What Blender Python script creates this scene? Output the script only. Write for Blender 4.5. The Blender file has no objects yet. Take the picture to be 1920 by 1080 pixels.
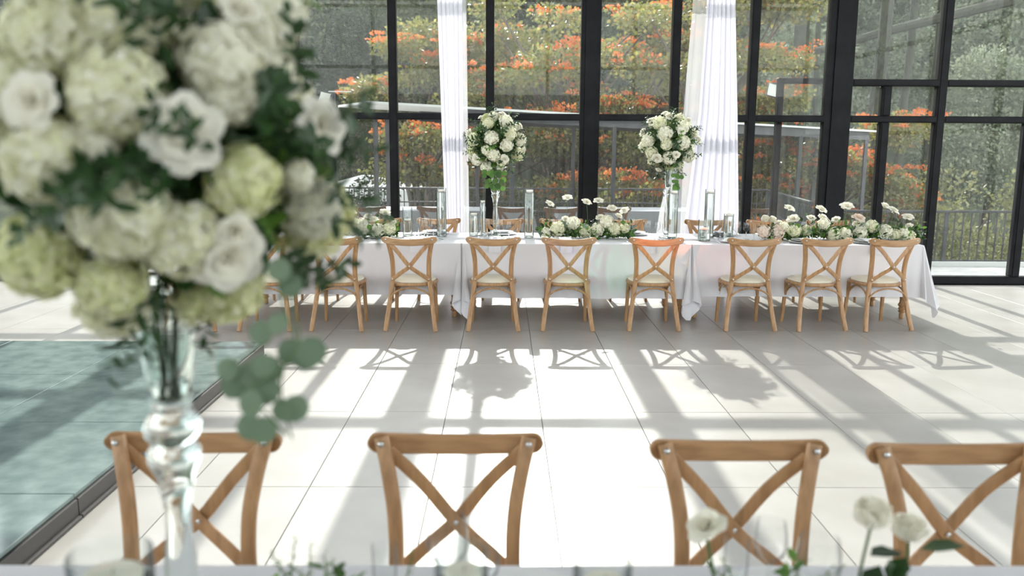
import bpy, bmesh, math, random
import numpy as np
from mathutils import Vector, Matrix
random.seed(7); RNG = np.random.default_rng(7)
S = bpy.context.scene; COL = S.collection; PI = math.pi
# ------------------------------------------------------------------ camera
F, TH, HC, YAW, ROLL = 1575., .1677, 1.6926, .0106, .006
cd = bpy.data.cameras.new('camera'); cam = bpy.data.objects.new('camera', cd); COL.objects.link(cam)
cd.sensor_width = 42.667; cd.lens = 35.0; cd.clip_start = .05; cd.clip_end = 600
cd.dof.use_dof = True; cd.dof.focus_distance = 7.9; cd.dof.aperture_fstop = 2.7; cd.dof.aperture_blades = 0
cam.matrix_world = Matrix.Translation((0, 0, HC)) @ Matrix.Rotation(-YAW, 4, 'Z') @ Matrix.Rotation(PI/2-TH, 4, 'X') @ Matrix.Rotation(ROLL, 4, 'Z')
S.camera = cam
# ------------------------------------------------------------------ world, sun, exposure
SUN_EL = math.atan(.65)
w = bpy.data.worlds.new('world'); S.world = w; w.use_nodes = True
nt = w.node_tree; bg = nt.nodes['Background']
sky = nt.nodes.new('ShaderNodeTexSky'); sky.sky_type = 'NISHITA'; sky.sun_disc = False
sky.sun_elevation = SUN_EL; sky.sun_rotation = 0.0; sky.altitude = 1500; sky.air_density = 1.0; sky.dust_density = 2.0
hs = nt.nodes.new('ShaderNodeHueSaturation'); hs.inputs['Saturation'].default_value = .12
nt.links.new(sky.outputs[0], hs.inputs['Color']); nt.links.new(hs.outputs[0], bg.inputs[0]); bg.inputs[1].default_value = 1.0
sd = bpy.data.lights.new('sun', 'SUN'); sun = bpy.data.objects.new('sun', sd); COL.objects.link(sun)
sd.energy = 6.6; sd.angle = math.radians(.55); sd.color = (1, .96, .9)
sun.rotation_euler = (-(PI/2-SUN_EL), 0, 0)       # sun stands ahead of the camera, light falls towards it
sun.location = (0, 30, 20)
S.view_settings.view_transform = 'Standard'; S.view_settings.look = 'None'
S.view_settings.gamma = 1; S.view_settings.use_curve_mapping = False
S.view_settings.exposure = 0.24
S.cycles.transparent_max_bounces = 32; S.cycles.max_bounces = 10; S.cycles.transmission_bounces = 10
S.cycles.caustics_reflective = False; S.cycles.caustics_refractive = False
# added spots stand in for rainbow sunlight, low from the left on the middle cloth
def prism_standin(col, tgt, ang, e, src=(-1.62, 3.4, .95)):
    ld = bpy.data.lights.new('prism_standin_spot', 'SPOT'); lo = bpy.data.objects.new('prism_standin_spot', ld); COL.objects.link(lo); lo.location = src
    ld.energy = e; ld.color = col; ld.spot_size = math.radians(ang); ld.spot_blend = .9; ld.shadow_soft_size = .03
    lo.rotation_euler = (Vector(tgt)-Vector(src)).to_track_quat('-Z', 'Y').to_euler()
prism_standin((1, .16, .02), (1.42, 7.62, .86), 4.6, 950); prism_standin((.10, .9, .45), (1.02, 8.05, .52), 7.0, 210); prism_standin((.8, .75, .1), (1.45, 7.8, .62), 5.0, 170)
prism_standin((1, .25, .22), (2.05, 8.07, .70), 6.5, 230); prism_standin((.35, .3, 1), (.70, 8.05, .66), 5.0, 130)
# ------------------------------------------------------------------ helpers
def at(x, y, Y):
    'world point at depth Y seen at a measured position'
    dx, dy = x-960, y-540; cr, sr = math.cos(ROLL), math.sin(ROLL)
    X = dx*cr+dy*sr; V = -dx*sr+dy*cr; r = X/F; u = -V/F
    fw = math.cos(TH)+u*math.sin(TH); up = -math.sin(TH)+u*math.cos(TH)
    c, s = math.cos(YAW), math.sin(YAW)
    wx, wy = r*c+fw*s, -r*s+fw*c; t = Y/wy
    return Vector((wx*t, Y, HC+up*t))
def tag(o, label=None, cat=None, group=None, kind=None):
    if label: o['label'] = label
    if cat: o['category'] = cat
    if group: o['group'] = group
    if kind: o['kind'] = kind
    return o
def thing(name, label, cat, loc=(0, 0, 0), rz=0, group=None):
    o = bpy.data.objects.new(name, None); COL.objects.link(o); o.empty_display_size = .05
    o.location = loc; o.rotation_euler = (0, 0, rz); return tag(o, label, cat, group)
def struct(name, loc=(0, 0, 0)):
    o = bpy.data.objects.new(name, None); COL.objects.link(o); o.location = loc; o['kind'] = 'structure'; return o
def inst(name, me, parent=None, loc=(0, 0, 0), rot=(0, 0, 0), sc=(1, 1, 1)):
    o = bpy.data.objects.new(name, me); COL.objects.link(o)
    if parent: o.parent = parent
    o.location = loc; o.rotation_euler = rot; o.scale = sc if hasattr(sc, '__len__') else (sc,)*3
    return o
def copy_tree(o, parent=None):
    c = o.copy(); COL.objects.link(c)
    if parent: c.parent = parent
    for ch in list(o.children): copy_tree(ch, c)
    return c
class MB:
    def __init__(s): s.v = []; s.f = []
    def add(s, vs, fs):
        n = len(s.v); s.v += [tuple(p) for p in vs]; s.f += [tuple(i+n for i in f) for f in fs]; return s
    def box(s, x0, x1, y0, y1, z0, z1, b=0.0):
        if b:
            vs = []
            for z, q in ((z0, b), (z0+b, 0), (z1-b, 0), (z1, b)):
                vs += [(x0+q, y0+q, z), (x1-q, y0+q, z), (x1-q, y1-q, z), (x0+q, y1-q, z)]
            fs = [(3, 2, 1, 0), (12, 13, 14, 15)]
            for k in range(3):
                for i in range(4): fs.append((k*4+i, k*4+(i+1) % 4, k*4+4+(i+1) % 4, k*4+4+i))
            return s.add(vs, fs)
        return s.add([(x0, y0, z0), (x1, y0, z0), (x1, y1, z0), (x0, y1, z0), (x0, y0, z1), (x1, y0, z1), (x1, y1, z1), (x0, y1, z1)],
                     [(3, 2, 1, 0), (4, 5, 6, 7), (0, 1, 5, 4), (1, 2, 6, 5), (2, 3, 7, 6), (3, 0, 4, 7)])
    def lathe(s, prof, n=20, c=(0, 0, 0), cap0=True, cap1=False):
        vs = []
        for r, z in prof:
            for i in range(n):
                a = 2*PI*i/n; vs.append((c[0]+r*math.cos(a), c[1]+r*math.sin(a), c[2]+z))
        fs = []
        for k in range(len(prof)-1):
            for i in range(n): j = (i+1) % n; fs.append((k*n+i, k*n+j, (k+1)*n+j, (k+1)*n+i))
        if cap0: fs.append(tuple(range(n-1, -1, -1)))
        if cap1: m = (len(prof)-1)*n; fs.append(tuple(m+i for i in range(n)))
        return s.add(vs, fs)
    def sweep(s, pts, sec, up=(0, 1, 0), closed=False, scales=None):
        'sweep closed section sec [(a,b)] along pts: a along side, b along normal'
        pts = [Vector(p) for p in pts]; n = len(pts); m = len(sec); vs = []; up = Vector(up)
        for i, p in enumerate(pts):
            if closed: t = pts[(i+1) % n]-pts[i-1]
            else: t = pts[min(i+1, n-1)]-pts[max(i-1, 0)]
            t.normalize(); u = up - t*up.dot(t)
            if u.length < 1e-4: u = Vector((1, 0, 0))-t*t.x
            u.normalize(); sd_ = t.cross(u); k = scales[i] if scales else 1
            for a, b in sec: vs.append(p+sd_*a*k+u*b*k)
        fs = []
        for i in range(n if closed else n-1):
            j = (i+1) % n
            for q in range(m): r = (q+1) % m; fs.append((i*m+q, i*m+r, j*m+r, j*m+q))
        if not closed: fs.append(tuple(range(m-1, -1, -1))); fs.append(tuple((n-1)*m+q for q in range(m)))
        return s.add(vs, fs)
    def tube(s, pts, r, n=8, up=(0, 1, 0), closed=False):
        rs = r if hasattr(r, '__len__') else [r]*len(pts)
        return s.sweep(pts, [(math.cos(2*PI*i/n), math.sin(2*PI*i/n)) for i in range(n)], up, closed, rs)
    def mesh(s, name, mat, smooth=True):
        me = bpy.data.meshes.new(name); me.from_pydata(s.v, [], s.f)
        if mat: me.materials.append(mat)
        if smooth:
            me.polygons.foreach_set('use_smooth', [True]*len(me.polygons))
            me.set_sharp_from_angle(angle=.7)
        me.update(); return me
    def build(s, name, mat, parent=None, loc=(0, 0, 0), rot=(0, 0, 0), smooth=True):
        return inst(name, s.mesh(name, mat, smooth), parent, loc, rot)
def spline(P, n):
    'Catmull-Rom through P'
    P = [Vector(p) for p in P]; out = []; Q = [P[0]*2-P[1]]+P+[P[-1]*2-P[-2]]
    for i in range(len(P)-1):
        a, b, c, d = Q[i:i+4]
        for k in range(n):
            t = k/n; out.append(.5*((2*b)+(c-a)*t+(2*a-5*b+4*c-d)*t*t+(3*b-a-3*c+d)*t**3))
    return out+[P[-1]]
def rsec(a, b, r=.35):
    'rounded rectangle section half sizes a,b'
    q = r*min(a, b); o = []
    for sx, sy, a0 in ((1, 1, 0), (-1, 1, 90), (-1, -1, 180), (1, -1, 270)):
        for k in (0, 45, 90):
            t = math.radians(a0+k); o.append((sx*(a-q)+q*math.cos(t), sy*(b-q)+q*math.sin(t)))
    return o
# ------------------------------------------------------------------ materials
M = {}
def mat(name, col, rough=.6, **k):
    m = bpy.data.materials.new(name); m.use_nodes = True; n = m.node_tree.nodes; p = n['Principled BSDF']
    p.inputs['Base Color'].default_value = (*col, 1); p.inputs['Roughness'].default_value = rough
    for kk, v in k.items(): p.inputs[kk.replace('_', ' ')].default_value = v
    M[name] = m; return m
def noise_col(m, c1, c2, scale=5, sc=(1, 1, 1), detail=4, bump=0, lo=.35, hi=.65, coord='Object'):
    t = m.node_tree; n = t.nodes; L = t.links; p = n['Principled BSDF']
    tc = n.new('ShaderNodeTexCoord'); mp = n.new('ShaderNodeMapping'); mp.inputs['Scale'].default_value = sc
    nz = n.new('ShaderNodeTexNoise'); nz.inputs['Scale'].default_value = scale; nz.inputs['Detail'].default_value = detail
    cr = n.new('ShaderNodeValToRGB'); cr.color_ramp.elements[0].position = lo; cr.color_ramp.elements[1].position = hi
    cr.color_ramp.elements[0].color = (*c1, 1); cr.color_ramp.elements[1].color = (*c2, 1)
    L.new(tc.outputs[coord], mp.inputs[0]); L.new(mp.outputs[0], nz.inputs[0]); L.new(nz.outputs[0], cr.inputs[0]); L.new(cr.outputs[0], p.inputs['Base Color'])
    if bump:
        b = n.new('ShaderNodeBump'); b.inputs['Strength'].default_value = bump; b.inputs['Distance'].default_value = .01
        L.new(nz.outputs[0], b.inputs['Height']); L.new(b.outputs[0], p.inputs['Normal'])
    return m
def island_col(m, cols, transl=.3):
    'each petal or leaf takes its own tint; thin, lets light through'
    t = m.node_tree; n = t.nodes; L = t.links; p = n['Principled BSDF']
    g = n.new('ShaderNodeNewGeometry'); cr = n.new('ShaderNodeValToRGB'); e = cr.color_ramp.elements
    while len(e) < len(cols): e.new(.5)
    for i, c in enumerate(cols): e[i].position = i/(len(cols)-1); e[i].color = (*c, 1)
    oi = n.new('ShaderNodeObjectInfo'); ad = n.new('ShaderNodeMath'); ad.operation = 'ADD'; fr = n.new('ShaderNodeMath'); fr.operation = 'FRACT'
    L.new(g.outputs['Random Per Island'], ad.inputs[0]); L.new(oi.outputs['Random'], ad.inputs[1]); L.new(ad.outputs[0], fr.inputs[0]); L.new(fr.outputs[0], cr.inputs[0]); L.new(cr.outputs[0], p.inputs['Base Color'])
    tr = n.new('ShaderNodeBsdfTranslucent'); mx = n.new('ShaderNodeMixShader'); mx.inputs[0].default_value = transl
    L.new(cr.outputs[0], tr.inputs[0]); L.new(p.outputs[0], mx.inputs[1]); L.new(tr.outputs[0], mx.inputs[2])
    L.new(mx.outputs[0], n['Material Output'].inputs[0]); return m
noise_col(mat('wood', (.4, .2, .08), .42), (.30, .16, .068), (.44, .25, .118), 3, (14, 14, 1.6), 6, .05)
noise_col(mat('wood_rail', (.4, .2, .08), .42), (.30, .16, .068), (.44, .25, .118), 3, (1.6, 14, 14), 6, .05)
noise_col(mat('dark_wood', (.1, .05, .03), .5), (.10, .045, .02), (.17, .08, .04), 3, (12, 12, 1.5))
noise_col(mat('tile', (.5, .49, .47), .30), (.385, .365, .34), (.455, .435, .41), 2.2, (1, 1, 1), 7, .02)
mat('grout', (.16, .15, .14), .9)
noise_col(mat('cushion', (.7, .66, .58), .75), (.68, .63, .51), (.75, .71, .60), 4, bump=.1)
noise_col(mat('black_metal', (.012, .012, .014), .45, Specular_IOR_Level=.12), (.005, .005, .006), (.010, .010, .012), 6)
noise_col(mat('rail_metal', (.09, .09, .10), .5), (.04, .04, .045), (.06, .06, .065), 6)
mat('steel', (.55, .55, .55), .3, Metallic=1.0)
mat('edge_steel', (.085, .08, .078), .42, Metallic=.5)
mat('silver', (.80, .80, .80), .3, Metallic=.2)
mat('porcelain', (.82, .82, .83), .15)
mat('wax', (.85, .80, .68), .5, Subsurface_Weight=.2)
mat('white_paint', (.8, .8, .78), .6)
noise_col(mat('plaster', (.78, .77, .75), .8), (.74, .73, .71), (.80, .79, .77), 3)
mat('lamp_face', (.8, .79, .74), .4)
noise_col(mat('deck', (.55, .54, .52), .7), (.5, .49, .47), (.62, .61, .58), 5)
def cloth(name, col, transl):
    m = mat(name, col, .85, Sheen_Weight=.15); t = m.node_tree; n = t.nodes; L = t.links; p = n['Principled BSDF']
    tc = n.new('ShaderNodeTexCoord'); nz = n.new('ShaderNodeTexNoise'); nz.inputs['Scale'].default_value = 260
    b = n.new('ShaderNodeBump'); b.inputs['Strength'].default_value = .06; b.inputs['Distance'].default_value = .002
    L.new(tc.outputs['Object'], nz.inputs[0]); L.new(nz.outputs[0], b.inputs['Height']); L.new(b.outputs[0], p.inputs['Normal'])
    tr = n.new('ShaderNodeBsdfTranslucent'); tr.inputs[0].default_value = (*col, 1); mx = n.new('ShaderNodeMixShader'); mx.inputs[0].default_value = transl
    L.new(p.outputs[0], mx.inputs[1]); L.new(tr.outputs[0], mx.inputs[2]); L.new(mx.outputs[0], n['Material Output'].inputs[0]); return m
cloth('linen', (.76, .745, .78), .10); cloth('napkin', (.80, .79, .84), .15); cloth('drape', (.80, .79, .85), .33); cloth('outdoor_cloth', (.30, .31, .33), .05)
def sheer(name, col, alpha):
    m = cloth(name, col, .6); t = m.node_tree; n = t.nodes; out = n['Material Output']; src = out.inputs[0].links[0].from_socket
    tp = n.new('ShaderNodeBsdfTransparent'); mx = n.new('ShaderNodeMixShader'); mx.inputs[0].default_value = alpha
    t.links.new(tp.outputs[0], mx.inputs[1]); t.links.new(src, mx.inputs[2]); t.links.new(mx.outputs[0], out.inputs[0]); return m
sheer('voile', (.86, .85, .88), .45)
def thin_glass(name, tint=(1, 1, 1), dust_haze=0.0, refl=1.0, edge=False):
    m = bpy.data.materials.new(name); m.use_nodes = True; t = m.node_tree; n = t.nodes; L = t.links
    n.remove(n['Principled BSDF']); out = n['Material Output']
    tp = n.new('ShaderNodeBsdfTransparent'); tp.inputs[0].default_value = (*tint, 1)
    gl = n.new('ShaderNodeBsdfGlossy'); gl.inputs['Roughness'].default_value = .01
    lw = n.new('ShaderNodeLayerWeight'); lw.inputs[0].default_value = .5
    pw = n.new('ShaderNodeMath'); pw.operation = 'POWER'; pw.inputs[1].default_value = 4; L.new(lw.outputs['Facing'], pw.inputs[0])
    mu = n.new('ShaderNodeMath'); mu.operation = 'MULTIPLY_ADD'; mu.inputs[1].default_value = .45*refl; mu.inputs[2].default_value = .035*refl; L.new(pw.outputs[0], mu.inputs[0])
    if edge:
        er = n.new('ShaderNodeValToRGB'); er.color_ramp.elements[0].position = .40; er.color_ramp.elements[1].position = 1
        er.color_ramp.elements[0].color = (*tint, 1); er.color_ramp.elements[1].color = (.30, .33, .33, 1); L.new(lw.outputs['Facing'], er.inputs[0]); L.new(er.outputs[0], tp.inputs[0])
    mx = n.new('ShaderNodeMixShader'); L.new(mu.outputs[0], mx.inputs[0]); L.new(tp.outputs[0], mx.inputs[1]); L.new(gl.outputs[0], mx.inputs[2])
    last = mx
    if dust_haze:  # pale translucent film on the glass, also supplies the haze over the outdoor view
        tr = n.new('ShaderNodeBsdfTranslucent'); tr.inputs[0].default_value = (.85, .87, .86, 1)
        m2 = n.new('ShaderNodeMixShader'); m2.inputs[0].default_value = dust_haze
        tc = n.new('ShaderNodeTexCoord'); mp = n.new('ShaderNodeMapping'); mp.inputs['Scale'].default_value = (9, 9, .8)
        nz = n.new('ShaderNodeTexNoise'); nz.inputs['Scale'].default_value = 2.5; nz.inputs['Detail'].default_value = 8
        ra = n.new('ShaderNodeMapRange'); ra.inputs['From Min'].default_value = .3; ra.inputs['From Max'].default_value = .75
        ra.inputs['To Min'].default_value = dust_haze*.5; ra.inputs['To Max'].default_value = dust_haze*1.8
        L.new(tc.outputs['Object'], mp.inputs[0]); L.new(mp.outputs[0], nz.inputs[0]); L.new(nz.outputs[0], ra.inputs[0]); L.new(ra.outputs[0], m2.inputs[0])
        L.new(mx.outputs[0], m2.inputs[1]); L.new(tr.outputs[0], m2.inputs[2]); last = m2
    L.new(last.outputs[0], out.inputs[0]); M[name] = m; return m
thin_glass('pane', (.89, .91, .90), .008, .2)
thin_glass('stemware', (.97, .98, .98), 0, 1.3, True)
thin_glass('vase_wall', (.965, .98, .975), 0, 1.2, True)
def refr(name, col, ior, rough=0):
    m = bpy.data.materials.new(name); m.use_nodes = True; n = m.node_tree.nodes; L = m.node_tree.links
    n.remove(n['Principled BSDF']); g = n.new('ShaderNodeBsdfGlass'); g.inputs[0].default_value = (*col, 1); g.inputs['IOR'].default_value = ior; g.inputs['Roughness'].default_value = rough
    L.new(g.outputs[0], n['Material Output'].inputs[0]); M[name] = m; return m
refr('water', (.97, .99, .98), 1.33); refr('crystal', (.96, .985, .97), 1.45)
noise_col(mat('floor_glass', (.10, .22, .22), .12, Specular_IOR_Level=.6), (.15, .205, .20), (.23, .295, .285), 7, (1, 1, 1), 6, .01)
mat('floor_glass_edge', (.25, .55, .5), .2)
mat('sparkle_glow', (1, .7, .3), .4, Emission_Color=(1, .62, .22, 1), Emission_Strength=14)
# plants
island_col(mat('petal_cream', (.8, .8, .7), .6), [(.62, .62, .36), (.90, .88, .72), (.80, .80, .54), (.93, .91, .80)], .35)
island_col(mat('petal_white', (.85, .85, .8), .6), [(.74, .73, .52), (.92, .90, .78), (.86, .84, .68), (.95, .93, .84)], .35)
island_col(mat('petal_green', (.7, .75, .4), .6), [(.54, .58, .22), (.86, .85, .56), (.72, .74, .38), (.91, .89, .70)], .35)
island_col(mat('petal_rose', (.88, .86, .8), .5), [(.88, .86, .74), (.93, .90, .80), (.91, .88, .77)], .35)
island_col(mat('petal_blush', (.85, .7, .6), .5), [(.84, .66, .54), (.88, .76, .66), (.86, .80, .70)], .35)
island_col(mat('leaf_dark', (.03, .07, .02), .4), [(.018, .045, .014), (.035, .085, .022), (.025, .06, .02), (.05, .11, .03)], .25)
island_col(mat('leaf_green', (.1, .2, .04), .45), [(.05, .12, .025), (.10, .22, .04), (.16, .30, .05), (.07, .15, .03)], .35)
island_col(mat('leaf_eucalyptus', (.1, .16, .1), .5), [(.13, .20, .12), (.19, .27, .17), (.155, .235, .14)], .3)
mat('stem', (.07, .13, .04), .6); mat('bark', (.10, .08, .06), .9)
noise_col(M['bark'], (.06, .05, .04), (.16, .13, .10), 6, (4, 4, 1))
noise_col(mat('mossy_bark', (.1, .1, .06), .9), (.02, .019, .016), (.045, .05, .025), 5, (3, 3, 1))
island_col(mat('forest_dark', (.05, .07, .03), .6), [(.028, .040, .022), (.05, .07, .035), (.075, .095, .045), (.035, .05, .03), (.10, .12, .06)], .3)
island_col(mat('forest_olive', (.1, .12, .04), .6), [(.045, .06, .022), (.08, .095, .035), (.13, .135, .06), (.06, .075, .028)], .35)
island_col(mat('forest_yellow', (.15, .17, .04), .28), [(.12, .15, .04), (.24, .24, .08), (.15, .18, .05), (.36, .32, .09), (.10, .12, .04), (.30, .20, .08)], .55)
island_col(mat('blossom_orange', (.8, .15, .04), .6), [(.55, .12, .02), (.70, .22, .06), (.62, .16, .04), (.74, .32, .10)], .4)
noise_col(mat('hill', (.04, .05, .025), .95), (.025, .035, .018), (.07, .085, .04), 1.2, detail=8)
# ------------------------------------------------------------------ floor of large tiles
TW, TL = .606, 1.211; TX0, TY0 = -.967, 4.0
floor = struct('floor')
MB().box(-9, 9, -5, 10.62, -.06, -.012).build('floor_bed', M['grout'], floor, smooth=False)
tme = MB().box(0, TW-.0035, 0, TL-.0035, -.02, 0, .0015).mesh('tile', M['tile'], False)
for i in range(-3, 12):
    for j in range(-3, 6):
        x0 = TX0+i*TW; y0 = TY0+j*TL
        if y0+TL > 10.62: continue
        inst('tile', tme, floor, (x0+.0017, y0+.0017, random.uniform(-.0006, 0)))
me2 = MB()
for i in list(range(-13, -3))+list(range(12, 13)):
    for j in range(-7, 6): 
        y0 = TY0+j*TL; x0 = TX0+i*TW
        if y0+TL < 10.62: me2.box(x0+.0017, x0+TW-.0017, y0+.0017, y0+TL-.0017, -.02, 0)
for i in range(-3, 12):
    for j in range(-7, -3): 
        y0 = TY0+j*TL; x0 = TX0+i*TW; me2.box(x0+.0017, x0+TW-.0017, y0+.0017, y0+TL-.0017, -.02, 0)
y0 = TY0+5*TL
me2.box(-8.8, 7, y0+TL*0+.0017, 10.36, -.02, 0)
tag(me2.build('tile_field', M['tile'], floor, smooth=False), kind='stuff')
# ------------------------------------------------------------------ window wall
WY = 10.465; ZT = 5.8
def bar(par, name, x0, x1, z0, z1, d=.06, y=WY, m='black_metal'):
    b = MB().box(-(x1-x0)/2, (x1-x0)/2, -d, d, -(z1-z0)/2, (z1-z0)/2, .006)
    b.box(-(x1-x0)/2+.012, (x1-x0)/2-.012, -d-.008, -d+.002, -(z1-z0)/2+.012, (z1-z0)/2-.012, .002)
    return b.build(name, M[m], par, ((x0+x1)/2, y, (z0+z1)/2), smooth=False)
def pane(par, x0, x1, z0, z1):
    return MB().box(-(x1-x0)/2, (x1-x0)/2, -.002, .002, -(z1-z0)/2, (z1-z0)/2).build('pane', M['pane'], par, ((x0+x1)/2, WY, (z0+z1)/2), smooth=False)
def column(n, xs):
    'steel column with the side profiles of the windows beside it'
    t = struct(n)
    a, b, c, d = xs
    MB().box(-(c-b)/2, (c-b)/2, -.08, .12, 0, ZT, .008).build('steel_post', M['black_metal'], t, ((b+c)/2, WY, 0), smooth=False)
    for u, v in ((a, b), (c, d)):
        MB().box(-(v-u)/2, (v-u)/2, -.06, .06, 0, ZT, .006).build('side_frame', M['black_metal'], t, ((u+v)/2, WY, 0), smooth=False)
    return t
column('trim_1', (-6.62, -6.56, -6.36, -6.30)); column('trim_2', (-2.83, -2.72, -2.61, -2.475))
column('trim_3', (.925, .975, 1.11, 1.16)); column('trim_4', (3.905, 3.985, 4.165, 4.225)); column('trim_5', (7.55, 7.6, 7.8, 7.86))
def bay(n, x0, x1, mull, trans, extra=()):
    t = struct(n)
    xs = [x0]+[v for m_ in mull for v in (m_-.05, m_+.05)]+[x1]
    zs = [.03, .13]
    for m_ in mull: bar(t, 'mullion', m_-.05, m_+.05, 0, ZT)
    levels = [(0, .10)]+[(z-.04, z+.04) for z in trans]+[(ZT-.1, ZT)]
    for k in range(0, len(xs), 2):
        for z0, z1 in levels: bar(t, 'transom', xs[k], xs[k+1], z0, z1)
        for a, b in zip(levels[:-1], levels[1:]): pane(t, xs[k], xs[k+1], a[1], b[0])
    return t
ZTR = (2.04, 3.56, 4.9)
bay('window_1', -6.30, -2.83, (-5.1, -3.95), ZTR)
bay('window_2', -2.475, .925, (-1.344, -.17), ZTR)
bay('window_3', 1.16, 3.905, (2.07, 3.015), ZTR)
w4 = bay('window_4', 4.225, 7.55, (5.33,), (2.04, 2.475, 4.0, 4.9))
for z0, z1 in ((.10, 2.0), (2.08, 2.435)): bar(w4, 'mullion', 4.609, 4.707, z0, z1)
bar(w4, 'mullion', 6.4, 6.5, .1, 2.435)
bay('window_5', -9, -6.62, (-7.8,), ZTR)
# glazed door standing open a step outside the third bay
d1 = struct('door_1')
bar(d1, 'door_frame', 3.47, 3.545, 0, 2.56, .04, WY+.45); bar(d1, 'door_frame', 3.545, 4.22, 2.49, 2.56, .04, WY+.45)
bar(d1, 'door_frame', 4.15, 4.22, 0, 2.49, .04, WY+.45)
MB().box(3.545, 4.15, WY+.448, WY+.452, 0.1, 2.49).build('pane', M['pane'], d1, smooth=False)
bar(d1, 'door_frame', 3.545, 4.15, 0, .1, .04, WY+.45)
# shell
noise_col(mat('grey_plaster', (.3, .3, .29), .8), (.26, .255, .25), (.33, .325, .32), 3)
def wallbox(n, *a):
    o = MB().box(*a).build(n, M['plaster'], smooth=False); o['kind'] = 'structure'; return o
for nm, X in (('wall_left', -9.1), ('wall_right', 9.1)):
    t = struct(nm)
    for k in range(7): MB().box(X-.06, X+.06, -5+k*2.55-.05, -5+k*2.55+.05, 0, ZT).build('mullion', M['black_metal'], t, smooth=False)
    for z in (.05, 2.04, 4.0, ZT-.05): MB().box(X-.05, X+.05, -5, 10.35, z-.04, z+.04).build('transom', M['black_metal'], t, smooth=False)
    MB().box(X-.002, X+.002, -5, 10.35, .09, ZT-.09).build('pane', M['pane'], t, smooth=False)
t = struct('wall_back')  # unseen wall, solid below and glazed above to temper the room light
for k in range(8): MB().box(-9.1+k*2.6-.05, -9.1+k*2.6+.05, -5.06, -4.94, 0, ZT).build('mullion', M['black_metal'], t, smooth=False)
for z in (4.0, ZT-.05): MB().box(-9.1, 9.1, -5.05, -4.95, z-.04, z+.04).build('transom', M['black_metal'], t, smooth=False)
MB().box(-9.1, 9.1, -4.99, -4.93, 0, 3.2).build('wall_panel', M['plaster'], t, smooth=False)
MB().box(-9.1, 9.1, -5.002, -4.998, 3.2, ZT-.09).build('pane', M['pane'], t, smooth=False)
wr = struct('window_6'); bar(wr, 'transom', 7.86, 9, 0, .1); bar(wr, 'transom', 7.86, 9, ZT-.1, ZT); pane(wr, 7.86, 9, .1, ZT-.1)
roof = struct('ceiling')
for x in (-9.1, -6.46, -2.66, 1.04, 4.07, 7.7, 9.1): MB().box(x-.07, x+.07, -5, 10.45, ZT, ZT+.22).build('roof_beam', M['black_metal'], roof, smooth=False)
for y in (-5, -2, 1, 4, 7, 10.3): MB().box(-9.1, 9.1, y-.04, y+.04, ZT+.10, ZT+.20).build('purlin', M['black_metal'], roof, smooth=False)
MB().box(-9.3, 9.3, -5.2, 10.6, ZT+.2, ZT+.35).build('ceiling_slab', M['plaster'], roof, smooth=False)
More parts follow.
